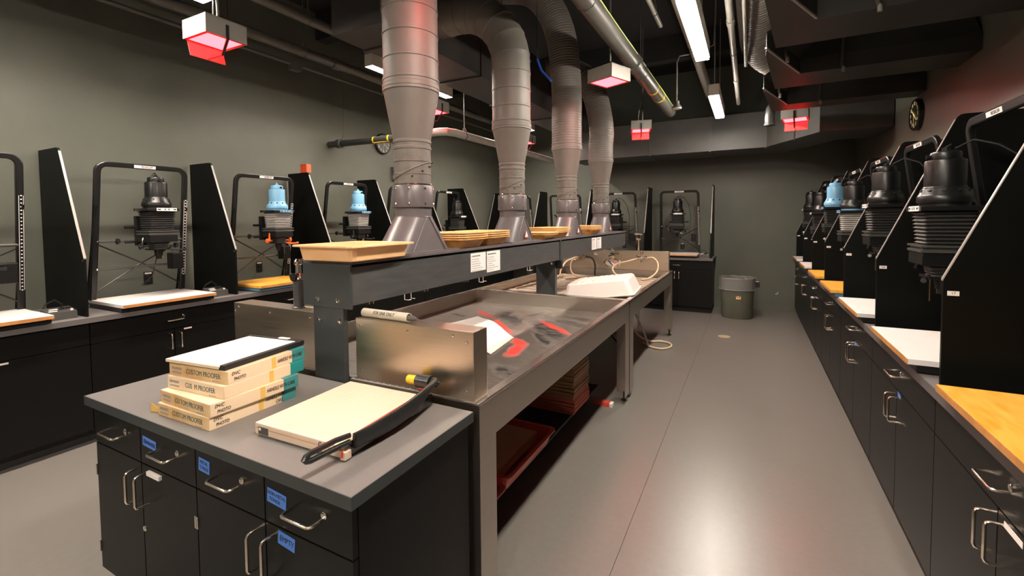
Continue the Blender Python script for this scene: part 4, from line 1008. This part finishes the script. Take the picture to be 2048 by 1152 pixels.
# ================================================================== lamps
def fixture(x, y0, label, group, z=2.945, L_=1.22, wrap=False):
    t = thing('linear_lamp', label, 'lamp', (x, y0, z), 0, group)
    w_ = .055; h = .125
    def hs(): return MB().box(-w_, w_, 0, L_, h-.004, h).box(-w_, -w_+.004, 0, L_, 0, h).box(w_-.004, w_, 0, L_, 0, h).box(-w_, w_, 0, .004, 0, h).box(-w_, w_, L_-.004, L_, 0, h)
    part('housing', hs, 'white_paint', t, key=('lhouse', L_))
    if wrap: part('lens', lambda: MB().box(-w_+.003, w_-.003, .006, L_-.006, -.022, .012, .008), 'tube_light', t, key=('llensw', L_), label='glowing wraparound lens')
    else: part('lens', lambda: MB().box(-w_+.005, w_-.005, .006, L_-.006, .026, .028), 'tube_light_wall', t, key=('llens', L_), label='glowing lens')
    for yy in (.12, L_-.12):
        part('suspension_rod', lambda: MB().cyl((0, 0, h), (0, 0, ZC-z), .005, 6), 'pipe_light', t, (0, yy, 0), key=('lrod', z))
for i, y in enumerate((-2.40, .54, 3.485, 6.20)):
    fixture(-3.45, y, ['glowing linear lamp on the clock wall side, fourth from the back wall', 'glowing linear lamp beside the red safelight by the clock wall', 'glowing linear lamp between clock wall and first exhaust duct', 'glowing linear lamp on the clock wall side, closest to the back wall'][i], 'lamps on the clock wall side', 3.15, 1.40 if i < 3 else 1.20)
for i, y in enumerate((-2.05, .47, 3.05, 5.60)):
    fixture(-.375, y, ['glowing linear lamp over the aisle, fourth from the back wall', 'glowing linear lamp over the aisle, third from the back wall', 'glowing linear lamp over the aisle, second from the back wall', 'glowing linear lamp over the aisle, closest to the back wall'][i], 'lamps over the aisle', wrap=True)
def safelight(x, y, rz, flap, label, z=2.80, so=0.0, sy=0.0):
    t = thing('safelight', label, 'safelight', (x, y, z), rz, 'red safelights')
    a = .135
    part('housing', lambda: MB().box(-a, a, -a, a, .115, .122).box(-a, -a+.004, -a, a, 0, .122).box(a-.004, a, -a, a, 0, .122).box(-a, a, -a, -a+.004, 0, .122).box(-a, a, a-.004, a, 0, .122), 'safe_paint', t, key='shouse')
    part('filter', lambda: MB().box(-a+.022, a-.022, -a+.022, a-.022, .002, .006), 'red_light', t, key='sfilt', label='glowing red filter')
    part('bezel', lambda: MB().box(-a+.004, a-.004, -a+.004, -a+.022, .0, .008).box(-a+.004, a-.004, a-.022, a-.004, .0, .008).box(-a+.004, -a+.022, -a+.022, a-.022, 0, .008).box(a-.022, a-.004, -a+.022, a-.022, 0, .008), 'red_flap', t, key='sbez')
    if flap:
        part('flap', lambda: MB().bar((-a+.012, 0, -.002), (-a+.045, 0, -.105), .23, .003, up=(1, 0, 0)), 'flap_red', t, key='sflap', label='red fold-down flap')
        part('flap_bracket', lambda: MB().bar((a+.004, 0, .085), (a+.004, 0, -.005), .018, .006, up=(1, 0, 0)).bar((a+.004, 0, -.005), (a-.06, 0, -.10), .018, .006, up=(1, 0, 0)).bar((a-.06, 0, -.10), (-a+.045, 0, -.10), .008, .005), 'blk_metal', t, key='sbrk')
    part('stem', lambda: MB().cyl((0, .02, .122), (0, .02, ZC-z-.005), .009, 8), 'pipe', t, (so, sy, 0), key=('sstem', z))
    part('chain', lambda: MB().tube([(.05, -.04, .122), (.045, -.035, .19), (.03, -.02, .30), (.0, .02, .42)], .004, 6), 'pipe_light', t, (so, min(sy, .09), 0), key='schain')
safelight(-3.227, 1.855, 0, True, 'glowing red safelight by the clock wall, in front of the first duct')
safelight(-3.20, 4.20, 0, True, 'glowing red safelight above the pipe elbow on the clock wall side')
safelight(-3.22, 6.62, 0, True, 'glowing red safelight on the clock wall side, closest to the back wall')
safelight(-1.135, 4.07, -.40, False, 'glowing red safelight right of the third duct, without a flap')
safelight(-1.22, 1.85, 0, False, 'glowing red safelight over the sink, beside the first duct', 2.86)
safelight(-1.365, 6.52, -PI/2+.25, True, 'glowing red safelight past the fourth duct, with its flap down')
safelight(.455, 6.28, -PI/2-.15, True, 'glowing red safelight in front of the back duct over the aisle', 2.71)

# ================================================================== things around the sinks
def faucet(t, loc, rz=0, gooseneck=False):
    pass
fa = thing('sink_faucet', 'chrome faucet on grey riser pipe beside the plenum end', 'faucet', (-2.00, 1.512, 1.147))
part('riser', MB().lathe([(.032, 0), (.032, .006), (.026, .010), (.026, .14), (.024, .142)], 18), 'plenum', fa)
part('valve_body', MB().lathe([(.018, .14), (.022, .150), (.022, .165), (.014, .175), (.014, .215), (.020, .22), (.020, .235), (.012, .245), (0, .246)], 14), 'chrome', fa)
for sx in (-1, 1): part('handle', MB().tube([(sx*.012, 0, .158), (sx*.040, -.006, .16), (sx*.046, -.008, .16)], [.009, .008, .014], 8), 'chrome', fa)
part('spout', MB().tube([(0, 0, .225), (0, .03, .245), (0, .07, .235), (0, .085, .20)], .008, 8), 'chrome', fa)
part('knob', MB().lathe([(.020, 0), (.022, .006), (.018, .014), (0, .016)], 12, 'y', (0, -.034, .155)), 'blk_gloss', fa)
bs = thing('bib_tap', 'chrome bib tap lying behind the plenum post', 'faucet', (-1.885, 1.512, 1.147))
part('body', MB().tube([(-.06, 0, .015), (.05, .0, .018)], .011, 10).lathe([(.016, 0), (.018, .02), (.008, .03)], 10, 'z', (.03, 0, 0)), 'chrome', bs); part('lever', MB().tube([(.0, 0, .02), (-.01, .0, .045)], .006, 8), 'chrome', bs)
stk_ = thing('marker_tube', 'pale tube marked FOR SINK ONLY lying on the steel end panel', 'tube', (-1.410, 1.497, 1.1475), -.02)
part('shell', MB().lathe([(.019, -.135), (.019, .130), (.016, .130), (.016, .08)], 20, 'x', (0, 0, .019)), 'stick', stk_)
part('inner_rod', MB().lathe([(.013, -.10), (.013, .150), (.004, .178)], 12, 'x', (0, 0, .017)), 'hose_dark', stk_)
text('handwriting', 'FOR SINK ONLY', .021, 'ink', stk_, (.0, -.0180, .0265), (PI/2-.40, 0, 0), .80, shear=.15)
tv = thing('drain_valve', 'small chrome and red valve in the stained sink by end panel', 'valve', (-1.93, 2.45, .749))
part('base', MB().lathe([(.03, 0), (.03, .02), (.018, .03), (.018, .06)], 14), 'chrome', tv)
part('red_wheel', MB().lathe([(.010, .06), (.030, .065), (.030, .08), (.010, .085)], 12), 'red_plastic', tv)
part('outlet', MB().tube([(.01, 0, .04), (.07, -.03, .045), (.09, -.04, .03)], .014, 8), 'chrome', tv)
# far splashback fittings
def mixer(x, label):
    t = thing('wall_mixer', label, 'faucet', (x, 6.335, 1.045), 0, 'taps on the splashback')
    part('body', MB().tube([(-.06, -.03, 0), (.06, -.03, 0)], .014, 10).cyl((-.04, 0, 0), (-.04, -.03, 0), .018, 12).cyl((.04, 0, 0), (.04, -.03, 0), .018, 12), 'chrome', t)
    for sx in (-1, 1): part('handle', MB().lathe([(.010, 0), (.022, .01), (.022, .02), (.008, .03)], 10, 'y', (sx*.055, -.075, .01)), 'chrome', t)
    part('stem', MB().tube([(0, -.03, 0), (0, -.035, .05), (0, -.03, .085)], [.013, .012, .018], 10), 'chrome', t)
    part('spout', MB().tube([(0, -.03, -.005), (0, -.07, -.03), (0, -.08, -.06)], .010, 8), 'chrome', t)
    return t
mixer(-2.16, 'chrome twin-handle tap on splashback near the plenum')
mixer(-1.30, 'chrome twin-handle tap on splashback with two looping hoses')
def hose(pts, m, r, label, grp='hoses in the slatted sink'):
    fn, ln = poly_path(pts); n = max(12, int(ln/.03))
    return tag(part('hose', MB().tube([fn(ln*i/n) for i in range(n+1)], r, 8), m), label, 'hose', grp)
hose([(-1.355, 6.29, 1.03), (-1.46, 6.22, 1.00), (-1.63, 6.18, .95), (-1.66, 6.14, .88), (-1.58, 6.08, .81), (-1.48, 5.98, .795), (-1.36, 5.85, .792)], 'hose_tan', .011, 'tan hose looping left from the tap on splashback')
hose([(-1.24, 6.29, 1.04), (-1.14, 6.25, 1.05), (-1.07, 6.20, .98), (-1.07, 6.12, .88), (-1.14, 6.02, .81), (-1.22, 5.90, .792)], 'hose_tan', .011, 'tan hose looping right from the tap on splashback')
hose([(-2.20, 6.29, 1.02), (-2.28, 6.24, .98), (-2.27, 6.15, .88), (-2.20, 6.05, .81), (-2.08, 5.95, .792), (-1.98, 5.80, .792), (-2.15, 5.62, .792)], 'hose_tan', .010, 'tan hose curling down beside the plenum')
hose([(-2.22, 6.28, 1.03), (-2.36, 6.20, .96), (-2.36, 6.0, .86), (-2.28, 5.70, .80), (-2.30, 5.2, .795), (-2.36, 4.6, .795)], 'hose_tan', .011, 'tan hose trailing along the slats behind the post')
hose([(-2.10, 6.29, 1.04), (-1.98, 6.24, 1.02), (-1.92, 6.18, .93), (-1.90, 6.10, .83), (-1.86, 6.02, .795), (-1.76, 6.00, .80)], 'hose_dark', .012, 'dark spray hose ending in the slatted sink')
pw = thing('pressure_gauge', 'round chrome gauge on splashback between the taps', 'gauge', (-1.72, 6.335, 1.055))
part('dial', MB().lathe([(.045, 0), (.045, -.02), (.038, -.024), (0, -.024)], 20, 'y'), 'chrome', pw); part('arm', MB().cyl((0, -.01, .03), (.10, -.01, .03), .008, 8), 'chrome', pw)
for sx in (-1, 1): part('screw', lambda: MB().lathe([(.008, 0), (.006, -.006), (0, -.007)], 8, 'y'), 'chrome', pw, (sx*.13, 0, 0), key='gscrew')
ov = thing('access_port', 'oval opening with coloured wires in the splashback', 'opening', (-1.715, 6.334, .955))
part('ring', MB().loft([[(math.cos(a)*.125*s_, y, math.sin(a)*.068*s_) for a in [2*PI*i/28 for i in range(28)]] for s_, y in ((1, 0), (1, -.008), (.84, -.012), (.80, -.002))], cap=False), 'chrome', ov)
part('back_plate', MB().loft([[(math.cos(a)*.105*s_, y, math.sin(a)*.057*s_) for a in [2*PI*i/28 for i in range(28)]] for s_, y in ((1, -.001), (1, -.003))]), 'chrome', ov)
for k, (c, o) in enumerate((('cable_blue', -.03), ('white_plastic', .0), ('red_plastic', .045))):
    part('wire', MB().tube([(o-.03, -.005, .035), (o, -.016, .0), (o+.035, -.006, -.035)], .006, 6), c, ov)
tp = thing('drain_standpipe', 'chrome standpipe with cross tap behind the splashback', 'faucet', (-1.385, 6.50, 0))
part('pipe', MB().cyl((0, 0, 0), (0, 0, 1.30), .015, 10), 'chrome', tp); part('cross_handle', MB().tube([(-.055, 0, 1.36), (.055, 0, 1.36)], .014, 8).cyl((0, 0, 1.29), (0, 0, 1.37), .012, 8).tube([(-.03, 0, 1.29), (.03, 0, 1.29)], .018, 8), 'chrome', tp)
# upturned white tray
wt = thing('white_tray', 'big white plastic tray lying upside down across the sink rim', 'tray', (-1.285, 4.40, .838), .02)
wt.rotation_euler = (0, -.135, .10)
def up_tray():
    a, b, h = .345, .30, .150
    return MB().loft([ring_rect(a, b, 0, .03), ring_rect(a, b, .008, .03), ring_rect(a-.012, b-.012, .010, .03), ring_rect(a-.05, b-.045, h-.014, .04), ring_rect(a-.065, b-.06, h, .04), ring_rect(a-.12, b-.10, h, .04)], sm=False)
sh_ = part('shell', up_tray, 'white_plastic', wt)
for k in range(7): part('drain_rib', lambda: MB().box(-.012, .012, -.20, .20, 0, .010, .004), 'white_plastic', sh_, (-.20+.055*k, 0, .147), key='wrib')
# under the sinks
sf = thing('under_shelf', 'dark steel shelf under the stained sink', 'shelf')
part('board', MB().box(-2.40, -1.15, 1.62, 3.80, .115, .135), 'toe', sf)
for x in (-2.3, -1.25):
    for y in (1.75, 2.7, 3.7): part('leg', lambda: MB().box(-.02, .02, -.02, .02, 0, .115), 'toe', sf, (x, y, 0), key='usleg')
def low_tray(x, y, z, w_, d_, h, rz, label):
    t = thing('print_tray', label, 'tray', (x, y, z), rz, 'red trays under the sink')
    part('shell', tray_mb(w_, d_, h), 'red_plastic', t); return t
low_tray(-1.39, 2.36, .1355, .60, .66, .095, 0, 'large red tray on the shelf under the stained sink')
low_tray(-1.30, 1.86, .1355, .42, .32, .07, 0, 'smaller red tray on the under-sink shelf beside the leg')
pk = thing('paper_package', 'flat brown paper package lying in the large red tray', 'package', (-1.41, 2.31, .215), 0)
part('packet', MB().box(-.235, .235, -.25, .25, 0, .030, .006), 'package', pk); part('lower_packet', MB().box(-.23, .238, -.245, .255, -.030, -.001, .006), 'package', pk)
nb = 26
for k in range(nb):
    zz = .1352+k*.0135
    m_ = 'board_red' if k < 9 else 'board_brown'
    o = part('hardboard_sheet', lambda: MB().box(-.20, .20, -.175, .175, 0, .0105), m_, None, (-1.33+random.uniform(-.006, .006), 3.295+random.uniform(-.006, .006), zz), (0, 0, random.uniform(-.012, .012)), key='hboard')
    tag(o, '%s hardboard sheet in the tall stack under the stained sink' % ('reddish thin' if k < 9 else 'brown thin'), 'board', 'reddish hardboard sheets low in the stack' if k < 9 else 'brown hardboard sheets high in the stack')
rs = thing('red_strip_box', 'small bright red box on floor under the sink by middle legs', 'box', (-1.075, 3.72, 0))
part('case', MB().box(-.09, .05, -.03, .03, 0, .035, .003), 'red_plastic', rs); part('white_end', MB().box(.05, .075, -.03, .03, 0, .03, .002), 'tag', rs)
hose([(-1.35, 5.6, .62), (-1.32, 5.65, .40), (-1.25, 5.72, .15), (-1.12, 5.85, .03), (-.98, 5.95, .014), (-.86, 5.88, .014), (-.84, 5.72, .014), (-.93, 5.60, .014), (-1.08, 5.66, .014), (-1.18, 5.80, .014)], 'hose_tan', .012, 'tan hose coiled on the floor by the far sink leg', 'hoses under the sinks')
hose([(-1.55, 4.9, .70), (-1.48, 4.95, .45), (-1.35, 5.1, .20), (-1.28, 5.3, .02)], 'cord', .012, 'black hose hanging under the slatted sink', 'hoses under the sinks')
hose([(-1.20, 5.1, .68), (-1.15, 5.3, .45), (-1.10, 5.5, .20), (-1.08, 5.62, .03)], 'pipe_light', .012, 'pale drain hose slanting under the slatted sink', 'hoses under the sinks')
pv = thing('supply_valves', 'brass and chrome supply valves under the slatted sink', 'valve', (-1.42, 4.75, 0))
part('manifold', MB().tube([(-.15, 0, .36), (.22, .05, .36)], .016, 8).cyl((0, 0, .36), (0, 0, .70), .014, 8), 'chrome', pv)
for k in range(2): part('red_handle', MB().lathe([(.02, 0), (.03, .008), (.03, .018), (.01, .022)], 10, 'x', (.22+.01*k, .03+.06*k, .36-.12*k)), 'red_plastic', pv)

# ================================================================== trash can
tc_ = thing('trash_can', 'grey-green plastic trash can with clear liner by the back wall', 'trash can', (-.165, 7.985, 0))
def oval(rx, ry, z, n=36): return [(rx*math.cos(2*PI*i/n), ry*math.sin(2*PI*i/n), z) for i in range(n)]
cn = part('can', MB().loft([oval(.215, .165, 0), oval(.222, .172, .012), oval(.245, .195, .60), oval(.252, .202, .602), oval(.254, .204, .63), oval(.246, .196, .632), oval(.240, .190, .60), oval(.215, .165, .02)]), 'bin', tc_)
def liner():
    rings = []; n = 36; rnd = random.Random(3)
    prof = [(.93, .50), (.97, .60), (1.0, .636), (1.045, .640), (1.055, .62), (1.05, .56), (1.045, .50), (1.05, .455), (1.035, .452)]
    for s_, z in prof:
        rings.append([(.247*(s_+rnd.uniform(-.012, .012))*math.cos(2*PI*i/n), .198*(s_+rnd.uniform(-.012, .012))*math.sin(2*PI*i/n), z+rnd.uniform(-.008, .008)) for i in range(n)])
    return MB().loft(rings, cap=False, sm=False)
part('liner', liner, 'bag', tc_, label='crumpled clear plastic liner')
def sticker_on(t, a, z, w_, h, m, off=.0):
    s_ = .215+.03*z/.6+.003+off; s2 = .165+.03*z/.6+.003+off
    pts = []
    for zz in (z-h/2, z+h/2):
        for k in range(5):
            q = a+(k/4-.5)*w_/.2; pts.append((s_*math.cos(q), s2*math.sin(q), zz))
    return MB().add(pts, [(k, k+1, 6+k, 5+k) for k in range(4)])
st_ = part('sticker', sticker_on(tc_, -PI/2+.10, .345, .055, .055, 'sticker'), 'sticker', cn, label='peach sticker')
part('sticker_print', sticker_on(tc_, -PI/2+.10, .345, .040, .02, 'sticker_r', .001), 'sticker_r', st_)
part('scuff', sticker_on(tc_, -PI/2+.55, .24, .02, .008, 'tag'), 'tag', cn)
part('drawstring', MB().tube([(p[0]*1.04, p[1]*1.045, .455) for p in oval(.248, .199, 0)], .006, 6, closed=True), 'bag', tc_)
dd = thing('floor_drain_cover', 'small round brass cover set in the aisle floor', 'floor cover', (-.283, 6.607, 0))
part('disc', MB().lathe([(.075, 0), (.074, .003), (.06, .0035), (0, .0035)], 28), 'brass_disc', dd)

print('objects', len(bpy.data.objects), 'tris', sum(len(p.vertices)-2 for o in bpy.data.objects if o.type == 'MESH' for p in o.data.polygons) if False else '')
